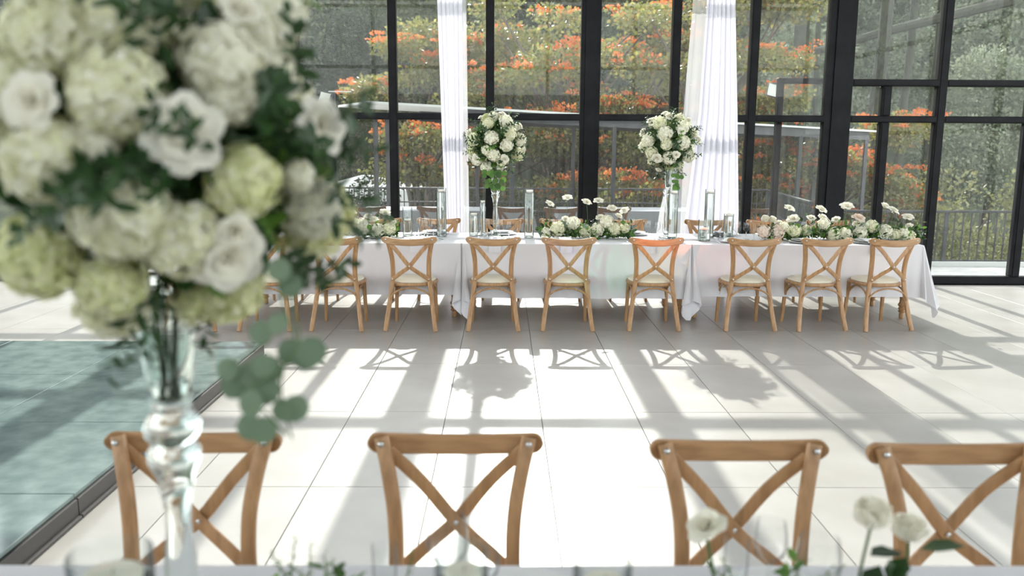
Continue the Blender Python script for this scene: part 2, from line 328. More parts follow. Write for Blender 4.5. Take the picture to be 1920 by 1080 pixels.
# ------------------------------------------------------------------ chairs
def make_chair(wood='wood', rail='wood_rail', simple=False):
    t = bpy.data.objects.new('cross_back_chair', None); COL.objects.link(t)
    for s in (-1, 1):
        P = spline([(s*.232, -.045, 0), (s*.205, .01, .2), (s*.178, .045, .40), (s*.166, .052, .52), (s*.170, .04, .66), (s*.190, .012, .78), (s*.212, -.018, .868)], 4)
        b = MB().sweep(P, rsec(.0215, .0155, .8), (0, 1, 0)); b.build('back_leg', M[wood], t)
    # top rail, bowed backwards, round ended
    N = 26; hw = .252; pts = []
    b = MB(); vs = []; fs = []
    for i in range(N+1):
        x = -hw*math.cos(PI*i/N)*(1 if 1 else 1); e = max(0, abs(x)-(hw-.030))/.030; hh = .030*math.sqrt(max(.02, 1-e*e)); y = -.078+.055*(x/hw)**2; z = .826+.025*(x/hw)**2
        for yy, zz in ((-.010, -hh*.86), (-.010, hh*.86), (-.006, hh), (.006, hh), (.010, hh*.86), (.010, -hh*.86), (.006, -hh), (-.006, -hh)): vs.append((x, y+yy, z+zz))
    for i in range(N):
        for q in range(8): r = (q+1) % 8; fs.append((i*8+q, i*8+r, i*8+8+r, i*8+8+q))
    fs.append(tuple(range(8))); fs.append(tuple(N*8+7-q for q in range(8)))
    r_ = b.add(vs, fs).build('top_rail', M[rail], t)
    if not simple:
        m = MB()
        for s in (-1, 1):
            pass
        bolt = MB()
        pr = [(0.0001, -.003), (.0065, -.002), (.0065, .001), (.003, .003)]
        me = MB().lathe([(.0072, 0), (.0072, .002), (.004, .004), (.0001, .0045)], 10).mesh('bolt', M['steel'])
        for s in (-1, 1):
            inst('bolt', me, r_, (s*.212, -.050, .852), (PI/2, 0, 0)); inst('bolt', me, r_, (s*.210, .0085, .856), (-PI/2, 0, 0), (1.2, 1.2, 1.6))
    # crossing bars
    for s in (-1, 1):
        o = 0 if s > 0 else -.013
        P = spline([(s*.194, -.012+o*.3, .832), (s*.098, -.030+o, .728), (0, -.028+o, .606), (-s*.090, .002+o, .535), (-s*.172, .032+o*.3, .470)], 4)
        cb = MB().sweep(P, rsec(.0195, .0058, .8), (0, 1, 0)).build('cross_bar', M[wood], t)
        if not simple:
            inst('bolt', me, cb, (-s*.166, .020, .478), (PI/2, 0, 0))
            if s > 0: inst('bolt', me, cb, (0, -.047, .606), (PI/2, 0, 0))
            else: inst('bolt', me, cb, (0, -.021, .606), (-PI/2, 0, 0))
    # seat hoop and cushion
    def outline(k):
        o = []
        for i in range(28):
            a = 2*PI*i/28; c, s_ = math.cos(a), math.sin(a); ex = .78
            x = .213*k*math.copysign(abs(c)**ex, c); y = .235+.205*k*math.copysign(abs(s_)**ex, s_)
            x *= 1+.10*(y-.235)/.2; o.append((x, y))
        return o
    hoop = MB(); hoop.sweep([(x, y, .422) for x, y in outline(.97)], rsec(.017, .017, .8), (0, 0, 1), True)
    o1 = outline(.93); n = 28
    hoop.add([(x, y, .41) for x, y in o1]+[(x, y, .43) for x, y in o1], [tuple(range(27, -1, -1)), tuple(28+i for i in range(28))])
    hoop.build('seat', M[wood], t)
    cu = MB(); vs = []; fs = []
    rings = [(1.0, .432), (1.025, .444), (1.0, .458), (.9, .468), (.6, .476), (.25, .479)]
    for k, z in rings: vs += [(x, y, z) for x, y in outline(k*.93)]
    for k in range(len(rings)-1):
        for i in range(n): j = (i+1) % n; fs.append((k*n+i, k*n+j, (k+1)*n+j, (k+1)*n+i))
    fs.append(tuple(5*n+i for i in range(n))); cu.add(vs, fs).build('seat_cushion', M['cushion'], t)
    for s in (-1, 1):
        MB().sweep([(s*.183, .385, .415), (s*.190, .398, .2), (s*.197, .415, 0)], rsec(.019, .017, .8), (0, 1, 0), scales=[1.05, .95, .75]).build('front_leg', M[wood], t)
    def arch(p0, p1, h=.395, z0=.275):
        p0, p1 = Vector(p0), Vector(p1); P = []
        for i in range(13):
            a = PI*i/12; u = .5-.5*math.cos(a); q = p0.lerp(p1, u); P.append((q.x, q.y, z0+(h-z0)*math.sin(a)**.95))
        return P
    for a, b2, up in (((-.192, .012, 0), (.192, .012, 0), (0, 1, 0)), ((-.187, .375, 0), (.187, .375, 0), (0, 1, 0)), ((-.196, .03, 0), (-.19, .385, 0), (1, 0, 0)), ((.196, .03, 0), (.19, .385, 0), (1, 0, 0))):
        MB().tube(arch(a, b2), .0085, 6, up).build('brace', M[wood], t)
    return t
def put(o, name, label, cat, loc, rz=0, group=None):
    o.name = name; o.location = loc; o.rotation_euler = (0, 0, rz)
    if 'group' in o and not group: del o['group']
    return tag(o, label, cat, group)
ORD = ['first', 'second', 'third', 'fourth', 'fifth', 'sixth', 'seventh', 'eighth', 'ninth', 'tenth', 'eleventh', 'twelfth']
chair0 = make_chair(); used = []
def place_chair(label, loc, rz, group, src=None):
    s = src or chair0
    o = s if id(s) not in used else copy_tree(s)
    used.append(id(s))
    return put(o, 'cross_back_chair', label, 'chair', loc, rz, group)
GF = 'cross-back chairs along the near side of the banquet tables'
front = [3.605, 2.978, 2.304, 1.401, .598, -.092, -.853, -1.531, -2.19, -2.87]
look = ['by the hanging corner', 'seat turned left', 'right of the turned table legs', 'tinted orange', 'before the middle flower runner', 'before the first tall bouquet', 'left of a table seam', 'beside the big blurred bouquet', 'mostly behind the blurred bouquet', 'hidden by the blurred bouquet']
rzs = [.13, .10, .02, 0, -.02, .02, -.03, -.02, 0, .02]
for i, x in enumerate(front):
    place_chair('%s chair from the right, seen from behind, %s' % (ORD[i], look[i]) if i else 'rightmost wooden chair of the row seen from behind',
                (x, 7.635+.018*x, 0), rzs[i], GF)
GB = 'cross-back chairs along the window side of the banquet tables'
back = [(-2.72, 'at the far left end'), (-2.02, 'behind the left flower runner'), (-1.407, 'behind the tall candle cylinder at left'), (-.738, 'just in front of the left curtain'), (-.019, 'behind the first tall bouquet'), (.658, 'behind the tall cylinder left of the middle runner'), (1.391, 'behind the right end of the middle runner'),
        (2.321, 'in front of the flared right curtain'), (3.03, 'behind the glasses left of the right-hand runner'), (3.72, 'behind the right-hand flower runner')]
for x, d in back:
    place_chair('wooden chair facing us %s' % d, (x, 9.56, 0), PI+random.uniform(-.03, .03), GB)
GN = 'cross-back chairs on the far side of the nearest table'
for x, y, d in ((-.887, 2.29, 'behind the crystal vase stem, leftmost'), (-.135, 2.285, 'in the middle, second from left'), (.668, 2.235, 'behind the lone white rose, third from left'), (1.272, 2.21, 'behind the pair of white roses, rightmost')):
    place_chair('large near cross-back wooden chair %s' % d, (x, y, 0), PI, GN)
# ------------------------------------------------------------------ tables and cloths
def leg_profile():
    return [(.018, 0), (.024, .006), (.026, .05), (.022, .06), (.034, .07), (.036, .08), (.026, .088), (.036, .10), (.038, .108), (.028, .12), (.040, .135), (.042, .148), (.030, .165), (.028, .20), (.040, .30), (.045, .42), (.034, .56), (.042, .60), (.045, .72)]
lme = MB().lathe(leg_profile(), 16, cap1=True).mesh('leg', M['wood'])
def table(label, x0, x1, y0, y1, group=None):
    t = thing('dining_table', label, 'table', ((x0+x1)/2, (y0+y1)/2, 0), 0, group)
    hx, hy = (x1-x0)/2-.008, (y1-y0)/2-.008
    MB().box(-hx, hx, -hy, hy, .715, .752, .004).build('tabletop', M['wood_rail'], t, smooth=False)
    MB().box(-hx+.06, hx-.06, -hy+.06, hy-.06, .64, .715).build('apron', M['wood_rail'], t, smooth=False)
    for sx in (-1, 1):
        for sy in (-1, 1): inst('leg', lme, t, (sx*(hx-.075), sy*(hy-.16), 0))
    return t
def tablecloth(label, x0, x1, y0, y1, drop=.505, seamL=True, seamR=True, seed=1, group=None, fold=1.0, m_='linen'):
    rr = random.Random(seed); hx, hy = (x1-x0)/2, (y1-y0)/2; r0 = .02
    # perimeter samples: (position, outward dir, drop, corner weight, side)
    P = []
    corners = [(hx, hy, 0), (-hx, hy, 90), (-hx, -hy, 180), (hx, -hy, 270)]
    def side(p, q, nrm, n):
        for i in range(n):
            u = (i+.5)/n; c = min(u, 1-u)*(Vector(q)-Vector(p)).length
            P.append((Vector(p).lerp(Vector(q), u), Vector(nrm), drop, max(0, 1-c/.22)*.55, 0, 0))
    for k, (cx, cy, a0) in enumerate(corners):
        sx = 1 if cx > 0 else -1; sy = 1 if cy > 0 else -1; m = 26
        for i in range(m):
            u = (i+.5)/m; a = math.radians(a0+90*u); d = Vector((math.cos(a), math.sin(a)))
            ph = math.radians(90*u); dr = drop/max(math.cos(ph), math.sin(ph))
            seam = (sx < 0 and seamL) or (sx > 0 and seamR)
            P.append((Vector((cx-sx*r0, cy-sy*r0))+d*r0, d, min(dr, .752-.012), 1, math.sin(2*ph), 1 if seam else 0))
        nx = corners[(k+1) % 4]; q = (nx[0], nx[1]); dd = (Vector(q)-Vector((cx, cy))).normalized()
        a = math.radians(a0+90); nrm = (math.cos(a), math.sin(a)); L = (Vector(q)-Vector((cx, cy))).length
        side(Vector((cx, cy))+dd*r0, Vector(q)-dd*r0, nrm, int(L/.03))
    n = len(P); vs = []; fs = []; T = [0, .012, .05, .12, .2, .3, .4, .5, .6, .7, .8, .9, 1.0]
    ph1, ph2, ph3 = [rr.uniform(0, 6) for _ in range(3)]; s = 0
    cum = []
    for i in range(n):
        cum.append(s); s += (P[(i+1) % n][0]-P[i][0]).length+.004*P[i][3]
    for t in T:
        for i in range(n):
            p, d, dr, cw, dg, seam = P[i]; z = .760-dr*t
            off = .004+.018*t+t*.010*(math.sin(cum[i]*9+ph1)+.6*math.sin(cum[i]*23+ph2))*(1-cw)+ .004*t*math.sin(cum[i]*47+ph3)
            if dg > 0 or cw == 1:
                wv = .5+.5*math.sin(i*.82+seed)
                if seam:
                    p = p+Vector((t*dg*.055*math.sin(i*.82+1.6+seed)-math.copysign(.05, p.x)*t*dg, 0))
                    off = .006+t**1.1*(.035+.115*dg*fold)*(.55+.45*wv); d = Vector((d.x*.10, d.y*1.0 if abs(d.y) > .02 else math.copysign(.3, p.y)))
                else: off = .006+t**1.05*(.03+.17*dg*fold)*(.62+.38*wv)
            elif cw > 0: off += t*.03*cw
            if abs(d.x) > .9 and ((p.x < 0 and seamL) or (p.x > 0 and seamR)): off = .0015
            if t < .02: z = .7605-.004*(t/.012); off = .004*(t/.012)
            z += .0015*math.sin(cum[i]*6)*t
            vs.append((p.x+d.x*off, p.y+d.y*off, max(z, .008)))
    m = len(T)
    for k in range(m-1):
        for i in range(n): j = (i+1) % n; fs.append((k*n+j, k*n+i, (k+1)*n+i, (k+1)*n+j))
    fs.append(tuple(range(n)))
    o = MB().add(vs, fs).build('tablecloth', M[m_], None, ((x0+x1)/2, (y0+y1)/2, 0))
    return tag(o, label, 'tablecloth', group)
TY1, TY2 = 8.08, 9.10; TABS = [(-2.64, -.405), (-.400, 1.826), (1.831, 4.09)]
dl = ['left, running behind the blurred bouquet', 'in the middle between the two seams', 'right, ending at the hanging corner']
for k, (a, b) in enumerate(TABS):
    table('turned-leg wooden banquet table under the far white cloths, %s' % dl[k], a, b, TY1, TY2, 'banquet tables by the window wall')
    tablecloth('white tablecloth on the far banquet table %s' % dl[k], a-.002, b+.002, TY1-.006, TY2+.006, (.50, .53, .505)[k], k > 0, k < 2, k+3, 'white cloths of the far banquet tables', 1.0)
NY1, NY2 = .70, 1.755
table('wooden dining table under the white cloth closest to the camera', -1.45, 1.75, NY1, NY2)
tablecloth('white tablecloth edge along the bottom of the view, on the nearest table', -1.46, 1.76, NY1-.006, NY2+.006, .5, False, False, 9)
# ------------------------------------------------------------------ tableware
def lathe_me(name, prof, m, n=20, cap0=False): return MB().lathe(prof, n, cap0=cap0).mesh(name, M[m])
GL = {
 'water_goblet': [(.0001, .002), (.034, .002), (.034, .004), (.008, .008), (.0045, .02), (.0042, .075), (.012, .085), (.036, .105), (.043, .135), (.042, .165), (.036, .195)],
 'wine_glass': [(.0001, .002), (.032, .002), (.032, .004), (.007, .008), (.0042, .02), (.0040, .085), (.011, .093), (.030, .112), (.034, .135), (.032, .160), (.028, .182)],
 'champagne_flute': [(.0001, .002), (.029, .002), (.029, .004), (.006, .008), (.004, .02), (.004, .055), (.010, .063), (.022, .085), (.024, .12), (.0245, .170)]}
gme = {k: lathe_me('bowl', v[5:], 'stemware', 22) for k, v in GL.items()}
fme = {k: lathe_me('foot', v[:6], 'crystal', 16, True) for k, v in GL.items()}
def stemware(kind, label, loc, group=None):
    t = thing(kind, label, 'glass', loc, random.uniform(0, 6), group); inst('bowl', gme[kind], t); inst('foot', fme[kind], t); return t
plate_me = lathe_me('plate', [(.0001, .004), (.07, .004), (.075, .003), (.08, .006), (.125, .016), (.127, .018), (.123, .018), (.08, .009), (.0001, .008)], 'porcelain', 40)
charger_me = lathe_me('charger_plate', [(.0001, .002), (.10, .002), (.155, .009), (.158, .011), (.154, .012), (.10, .005), (.0001, .004)], 'silver', 44)
def cut_me(kind):
    b = MB()
    b.sweep([(0, -.10, .004), (0, -.02, .006), (0, .03, .004)], rsec(.0045, .0012), (0, 0, 1), scales=[1.3, .7, .8])
    if kind == 'fork':
        b.box(-.011, .011, .03, .052, .003, .005)
        for k in range(4): b.box(-.011+k*.0063, -.008+k*.0063, .052, .095, .003, .005)
    elif kind == 'knife': b.box(-.007, .007, .03, .125, .002, .004, .0008)
    else: b.lathe([(.0001, 0), (.014, .001), (.017, .004), (.016, .004), (.0001, .002)], 12, (0, .055, .002), cap0=False)
    return b.mesh(kind, M['silver'])
cme = {k: cut_me(k) for k in ('fork', 'knife', 'spoon')}
def napkin_me(hang):
    b = MB(); vs = []; n = 9; L = [(-.09, .022), (-.02, .024), (.05, .020), (.10, .012), (.145, .008)]+([(.172, .005), (.184, -.004), (.196, -.045), (.203, -.10)] if hang else [])
    for j, (y, z) in enumerate(L):
        for i in range(n):
            x = -.06+.12*i/(n-1); vs.append((x*(1-.04*j/len(L)), -y+.002*math.sin(i*2.1+j), z+(.0015*math.sin(i*1.7+j*.8) if z > 0 else 0)))
    k = len(vs); vs += [(x, y-.0015, z-.0025) for x, y, z in vs]
    fs = []
    for j in range(len(L)-1):
        for i in range(n-1):
            a = j*n+i; fs += [(a, a+1, a+n+1, a+n), (k+a+n, k+a+n+1, k+a+1, k+a)]
    for i in range(n-1): e = (len(L)-1)*n+i; fs += [(i+1, i, k+i, k+i+1), (e, e+1, k+e+1, k+e)]
    for j in range(len(L)-1): a = j*n; c = j*n+n-1; fs += [(a, a+n, k+a+n, k+a), (c+n, c, k+c, k+c+n)]
    return b.add(vs, fs).mesh('napkin', M['napkin'])
nme = napkin_me(True); TZ = .7665
def setting(x, s, where, cutlery=True):
    'one cover; s = +1 on the near side, -1 on the window side'
    y = TY1+.172 if s > 0 else TY2-.172; rz = 0 if s > 0 else PI
    c = inst('charger_plate', charger_me, None, (x, y, TZ)); tag(c, 'silver charger plate %s' % where, 'plate', None, None)
    p = inst('dinner_plate', plate_me, None, (x, y, TZ+.0125)); tag(p, 'white dinner plate %s' % where, 'plate')
    nk = inst('napkin', nme, None, (x+.01, y, TZ+.012), (0, 0, rz)); tag(nk, 'white napkin on the edge %s' % where, 'napkin')
    for k, dx in (('fork', -.185), ('knife', .18), ('spoon', .21)):
        tag(inst(k, cme[k], None, (x+s*dx, y-s*.0, TZ), (0, 0, rz)), 'silver %s %s' % (k, where), k)
    for kind, dx, dy in (('water_goblet', .06, .20), ('wine_glass', .155, .185), ('champagne_flute', .235, .165)):
        stemware(kind, '%s %s' % (kind.replace('_', ' '), where), (x+s*dx*.95, y+s*dy, TZ-.004))
for i, x in enumerate(front[:9]): setting(x, 1, 'at the %s near-side place from the right' % ORD[i])
for i, (x, d) in enumerate(back[1:]): setting(x, -1, '%s' % d if d.startswith('x') else 'on window side, '+' '.join(d.split()[:8]))
# candle cylinders: clear wall, water, floating candle
def cylinder_vase(label, x, y, h, r=.05, fill=.86, z=TZ-.004, where=''):
    t = thing('cylinder_vase', label, 'vase', (x, y, z))
    MB().lathe([(r-.003, .012), (r-.003, h-.004), (r-.0015, h), (r, h-.004), (r, .003), (r-.004, 0), (.0001, 0)], 28, cap0=False).build('glass_wall', M['vase_wall'], t)
    MB().lathe([(r*.25, .004), (r-.006, .004), (r-.003, .010), (r-.006, .014), (r*.25, .014)], 28, cap0=True, cap1=True).build('glass_base', M['crystal'], t)
    zf = .015+(h-.015)*fill
    MB().lathe([(r-.0045, .016), (r-.0045, zf)], 28, cap0=True, cap1=True).build('water', M['water'], t)
    c = thing('floating_candle', ('cream candle floating in the '+' '.join(label.replace('clear ', '').split()[:11])), 'candle', (x+.003, y-.002, z+zf-.006))
    MB().lathe([(.022, 0), (r*.62, .006), (r*.70, .016), (r*.72, .024), (r*.66, .027), (.006, .023)], 20, cap0=True, cap1=True).build('wax', M['wax'], c)
    MB().tube([(0, 0, .022), (.001, 0, .030), (.003, 0, .034)], .0009, 5).build('wick', M['grout'], c)
    return t
CV = [(828, .50, .05, 8.68, 'tall clear cylinder in front of the left curtain'), (992, .50, .05, 8.62, 'tall clear cylinder left of the middle runner'),
      (1261, .50, .05, 8.60, 'tall clear cylinder beside the second bouquet stand'), (1329, .50, .05, 8.72, 'tall clear cylinder in front of the right curtain'),
      (764, .30, .05, 8.70, 'medium clear cylinder right of the left flower runner'), (888, .23, .048, 8.78, 'short clear cylinder right of the left curtain'),
      (1321, .21, .062, 8.40, 'short wide clear cylinder with a low fill beside the table seam'), (1366, .26, .05, 8.55, 'short clear cylinder right of the right curtain'),
      (905, .36, .03, 8.95, 'slim clear cylinder behind the first bouquet stand')]
for px, h, r, y, lb in CV:
    cylinder_vase(lb, at(px, 420, y).x, y, h, r, .5 if 'low' in lb else .92)
for px, py, y, r, h, lb in ((205, 1050, 1.20, .062, .29, 'near clear candle cylinder at the foot of the crystal stem'), (865, 1047, 1.22, .042, .27, 'near clear candle cylinder left of centre at the bottom edge'), (1130, 1066, 1.2, .045, .27, 'near clear candle cylinder right of centre at the bottom edge')):
    p = at(px, py-16, y); cylinder_vase(lb, p.x, y, p.z-TZ+.004, r, .82)
for px, py, y, k, lb in ((720, 1008, 1.52, 'champagne_flute', 'left of the near middle chair foot'), (838, 1012, 1.60, 'water_goblet', 'in front of the near middle chair cross'), (1383, 1005, 1.55, 'champagne_flute', 'right of the lone white rose'), (1445, 1010, 1.60, 'wine_glass', 'between the lone rose and the rose pair'), (1537, 1015, 1.5, 'water_goblet', 'left of the white rose pair'), (905, 1012, 1.52, 'wine_glass', 'right of the near middle goblet')):
    p = at(px, py, y); stemware(k, 'blurred clear %s %s on the nearest table' % (k.replace('_', ' '), lb), (p.x, y, TZ-.004)).scale = (1, 1, 1)
# ------------------------------------------------------------------ flowers
def np_mesh(name, V, Fc, m, smooth=True):
    'V (N,3), Fc list of equal-length faces as array (M,k)'
    V = np.asarray(V, np.float32); Fc = np.asarray(Fc, np.int32); k = Fc.shape[1]
    me = bpy.data.meshes.new(name); me.vertices.add(len(V)); me.vertices.foreach_set('co', V.ravel())
    me.loops.add(Fc.size); me.loops.foreach_set('vertex_index', Fc.ravel())
    me.polygons.add(len(Fc)); me.polygons.foreach_set('loop_start', np.arange(0, Fc.size, k, dtype=np.int32))
    try: me.polygons.foreach_set('loop_total', np.full(len(Fc), k, np.int32))
    except Exception: pass
    me.update(calc_edges=True)
    if smooth: me.polygons.foreach_set('use_smooth', np.ones(len(Fc), bool))
    me.materials.append(m); return me
def frames(nrm, rng):
    nrm = nrm/np.linalg.norm(nrm, axis=1, keepdims=True)
    a = rng.normal(size=nrm.shape); t = np.cross(nrm, a); t /= np.linalg.norm(t, axis=1, keepdims=True)+1e-9
    return t, np.cross(nrm, t), nrm
def cards(tmplV, tmplF, pos, T, B, N, size):
    'place a small template (x along T, y along B, z along N) at many points'
    tv = np.asarray(tmplV); n = len(tv); sz = np.asarray(size).reshape(-1, 1, 1)
    V = pos[:, None, :]+sz*(tv[None, :, 0:1]*T[:, None, :]+tv[None, :, 1:2]*B[:, None, :]+tv[None, :, 2:3]*N[:, None, :])
    Fc = (np.asarray(tmplF)[None]+(np.arange(len(pos))*n)[:, None, None])
    return V.reshape(-1, 3), Fc.reshape(-1, np.asarray(tmplF).shape[1])
LEAFV = [(0, 0, 0), (.28, .35, .05), (.24, .7, .03), (0, 1, -.06), (-.24, .7, .03), (-.28, .35, .05)]; LEAFF = [(0, 1, 2, 3), (0, 3, 4, 5)]
def fib(n, rng=None, j=0.0):
    i = np.arange(n)+.5; ph = np.arccos(1-2*i/n); th = PI*(1+5**.5)*i
    P = np.stack([np.cos(th)*np.sin(ph), np.sin(th)*np.sin(ph), np.cos(ph)], 1)
    if j: P += rng.normal(size=P.shape)*j; P /= np.linalg.norm(P, axis=1, keepdims=True)
    return P
def hydrangea_me(m, seed, n=120, fr=.22):
    rng = np.random.default_rng(seed); P = fib(n, rng, .05)
    lump = 1+.07*np.sin(P[:, 0]*5+seed)*np.cos(P[:, 1]*4+seed*2)+rng.uniform(-.13, .07, n)
    pos = P*lump[:, None]*.95; nr = P+rng.normal(size=P.shape)*.22; T, B, N = frames(nr, rng)
    VV = []; FF = []; off = 0
    pet = [(0, .04, 0), (.42, .42, .10), (.36, .85, .16), (0, 1.0, .10), (-.36, .85, .16), (-.42, .42, .10)]
    for q in range(4):
        a = q*PI/2; c, s = math.cos(a), math.sin(a)
        T2 = T*c+B*s; B2 = -T*s+B*c
        v, f = cards(pet, LEAFF, pos, T2, B2, N, fr*rng.uniform(.85, 1.15, n)); VV.append(v); FF.append(f+off); off += len(v)
    # inner body so that the head reads as solid
    b = fib(60)*.74; h = np_hull(b); v = np.concatenate(VV+[b]);
    F1 = np.concatenate(FF); F2 = np.concatenate([h, h[:, :1]], 1)
    me = bpy.data.meshes.new('hydrangea'); me.from_pydata(v.tolist(), [], F1.tolist()+[tuple(map(int, t)) for t in (h+off)])
    me.polygons.foreach_set('use_smooth', [True]*len(me.polygons)); me.materials.append(M[m]); return me
def np_hull(P):
    b = bmesh.new(); vs = [b.verts.new(p) for p in P.tolist()]; bmesh.ops.convex_hull(b, input=vs); b.verts.index_update()
    idx = {v: i for i, v in enumerate(vs)}; f = np.array([[idx[v] for v in fc.verts] for fc in b.faces if len(fc.verts) == 3]); b.free(); return f
def rose_me(m, seed, openness=.5, n=20):
    'layered cupped petals; openness 0 bud .. 1 reflexed; unit size = radius'
    rr = random.Random(seed); b = MB()
    for k in range(n):
        u = k/(n-1); a = k*2.39996; r0 = .06+.30*u*openness+.10*u; tilt = math.radians(4+ (8+75*openness)*u**1.7); L = (.95-.10*u)*(1 if u < .6 else 1+.12*openness); wd = .28+.42*u
        vs = []; R, C = 6, 5
        for i in range(R):
            t = i/(R-1)
            for j in range(C):
                s = (j/(C-1)-.5)*2; wx = wd*s*(math.sin(PI*min(.96, .12+.72*t))**.7)
                curl = tilt*(.35+.65*t)+(openness*1.0*u*max(0, t-.7)*3)
                rad = r0+math.sin(curl)*L*t; z = math.cos(curl)*L*t-(.10*s*s*t)
                cup = (1-math.cos(s*.9))*wd*.75*(1-.5*t*openness*u)
                rad -= cup; rad += .02*math.sin(s*5+k)*t
                x = rad*math.cos(a)-wx*math.sin(a); y = rad*math.sin(a)+wx*math.cos(a); vs.append((x, y, z-.35))
        b.add(vs, [(i*C+j, i*C+j+1, (i+1)*C+j+1, (i+1)*C+j) for i in range(R-1) for j in range(C-1)])
    b.lathe([(.02, -.48), (.12, -.42), (.16, -.32), (.10, -.25)], 8)
    return b.mesh('rose', M[m])
def leafball_me(m, seed, n, r0, r1, ls, flat=0.0, squash=(1, 1, 1), aspect=1.0):
    rng = np.random.default_rng(seed); d = fib(n, rng, .15); rad = rng.uniform(r0, r1, n)
    pos = d*rad[:, None]*np.array(squash); out = d+rng.normal(size=d.shape)*.7
    B = out/np.linalg.norm(out, axis=1, keepdims=True); a = rng.normal(size=d.shape); T = np.cross(B, a); T /= np.linalg.norm(T, axis=1, keepdims=True); N = np.cross(T, B)
    tv = [(x*aspect, y, z) for x, y, z in LEAFV]
    v, f = cards(tv, LEAFF, pos, T, B, N, ls*rng.uniform(.7, 1.3, n)); return np_mesh('foliage', v, f, M[m])
def sprig_me(m, seed, L=.25, n=12, ls=.05, bend=.3, aspect=1.0, pairs=True):
    'leaves only, along a bent stem that starts at the origin and goes up z'
    rr = random.Random(seed); b = MB(); q = (rr.uniform(-1, 1)*bend, rr.uniform(-1, 1)*bend)
    P = [Vector((q[0]*L*t*t, q[1]*L*t*t, L*t)) for t in [i/8 for i in range(9)]]
    for k in range(n):
        t = .15+.85*k/(n-1); c = Vector((q[0]*L*t*t, q[1]*L*t*t, L*t))
        for s in ((0, 1) if pairs else (0,)):
            a = k*1.9+s*PI+rr.uniform(-.3, .3); B = Vector((math.cos(a), math.sin(a), rr.uniform(.2, .9))).normalized()
            T = B.cross(Vector((0, 0, 1))).normalized(); N = T.cross(B); z = ls*rr.uniform(.75, 1.2)*(1-.35*t)
            b.add([c+(T*x*aspect+B*y+N*zz)*z for x, y, zz in LEAFV], LEAFF)
    st = MB().tube([c for c in P], [.0022*(1-.6*i/8) for i in range(9)], 5)
    return b.mesh('leaves', M[m]), st.mesh('stalk', M['stem'])
ROUND = [(0, 0, 0), (.30, .14, .03), (.48, .45, .05), (.40, .80, .03), (.12, 1, -.02), (-.12, 1, -.02), (-.40, .80, .03), (-.48, .45, .05), (-.30, .14, .03)]
def round_leaf_me(m, name='eucalyptus_leaf'):
    b = MB(); b.add(ROUND, [(0, 1, 2, 7, 8), (2, 3, 4, 5, 6, 7)]); return b.mesh(name, M[m])
HY = {(m, k): hydrangea_me(m, k*7+j, n) for j, m in enumerate(('petal_cream', 'petal_white', 'petal_green')) for k, n in ((0, 150), (1, 150))}
HYS = {m: hydrangea_me(m, 31+j, 80, .25) for j, m in enumerate(('petal_cream', 'petal_white', 'petal_green'))}
HYS['petal_blush'] = hydrangea_me('petal_blush', 40, 80, .25)
def open_me(m, seed):
    'opened bloom: star of broad outer petals curling back round a tight heart'
    rr = random.Random(seed); b = MB()
    for ring, (n, Lp, wd, t0, t1, rb, zb) in enumerate(((6, 1.0, .46, 58, 105, .10, -.12), (5, .74, .40, 38, 80, .08, -.05), (5, .52, .34, 18, 45, .06, 0), (4, .42, .28, 6, 20, .04, .02), (3, .36, .22, 0, 6, .02, .04))):
        for k in range(n):
            a = 2*PI*(k+.5*ring)/n+rr.uniform(-.12, .12); R_, C = 7, 5; vs = []; r = rb; z = zb; g = rr.uniform(-6, 6)
            for i in range(R_):
                t = i/(R_-1); el = math.radians(t0+g+(t1-t0)*t*t); r += math.sin(el)*Lp/R_; z += math.cos(el)*Lp/R_
                for j in range(C):
                    q = (j/(C-1)-.5)*2; wx = wd*q*math.sin(PI*min(.93, .15+.70*t))**.8*(1-.25*max(0, t-.8)*5*abs(q))
                    rad = r-wd*.45*(1-math.cos(q*1.1))*(1-t*.8)+.03*math.sin(q*6+k)*t; zz = z+wd*.35*(1-math.cos(q*1.2))*(1.2-t)-.05*abs(q)*t
                    vs.append((rad*math.cos(a)-wx*math.sin(a), rad*math.sin(a)+wx*math.cos(a), zz))
            b.add(vs, [(i*C+j, i*C+j+1, (i+1)*C+j+1, (i+1)*C+j) for i in range(R_-1) for j in range(C-1)])
    b.lathe([(.02, -.40), (.10, -.32), (.15, -.20), (.08, -.12)], 8)
    return b.mesh('rose', M[m])
RO = {'bud': rose_me('petal_rose', 3, .12), 'half': rose_me('petal_rose', 3, .42), 'open': open_me('petal_rose', 5)}
RB = rose_me('petal_blush', 4, .5)
SPR = {'ruscus': sprig_me('leaf_dark', 1, .20, 10, .055, .4), 'green': sprig_me('leaf_green', 2, .16, 9, .045, .5), 'long': sprig_me('leaf_dark', 5, .22, 9, .075, .4, .62), 'fine': sprig_me('leaf_green', 8, .17, 16, .018, .35, .7)}
EUL = round_leaf_me('leaf_eucalyptus'); GRL = round_leaf_me('leaf_green')
def aim(d, roll=0):
    d = Vector(d).normalized(); return (d.to_track_quat('Z', 'Y') @ Matrix.Rotation(roll, 4, 'Z').to_quaternion()).to_euler()
def sprig(par, kind, loc, d, sc=1, nm='leaf_sprig'):
    lv, st = SPR[kind]; o = inst(nm, st, par, loc, aim(d, random.uniform(0, 6)), sc); inst('leaves', lv, o); return o
def flower(par, kind, loc, r, d=(0, -1, .3), m='petal_cream', small=True, k=0):
    if kind == 'hydrangea': return inst('hydrangea_head', HYS[m] if small else HY[(m, k % 2)], par, loc, aim(d, random.uniform(0, 6)), (r, r, r*.9))
    if kind == 'rose_blush': return inst('blush_rose', RB, par, loc, aim(d, random.uniform(0, 6)), r*1.15)
    return inst('rose', RO[kind], par, loc, aim(d, random.uniform(0, 6)), r*1.15)
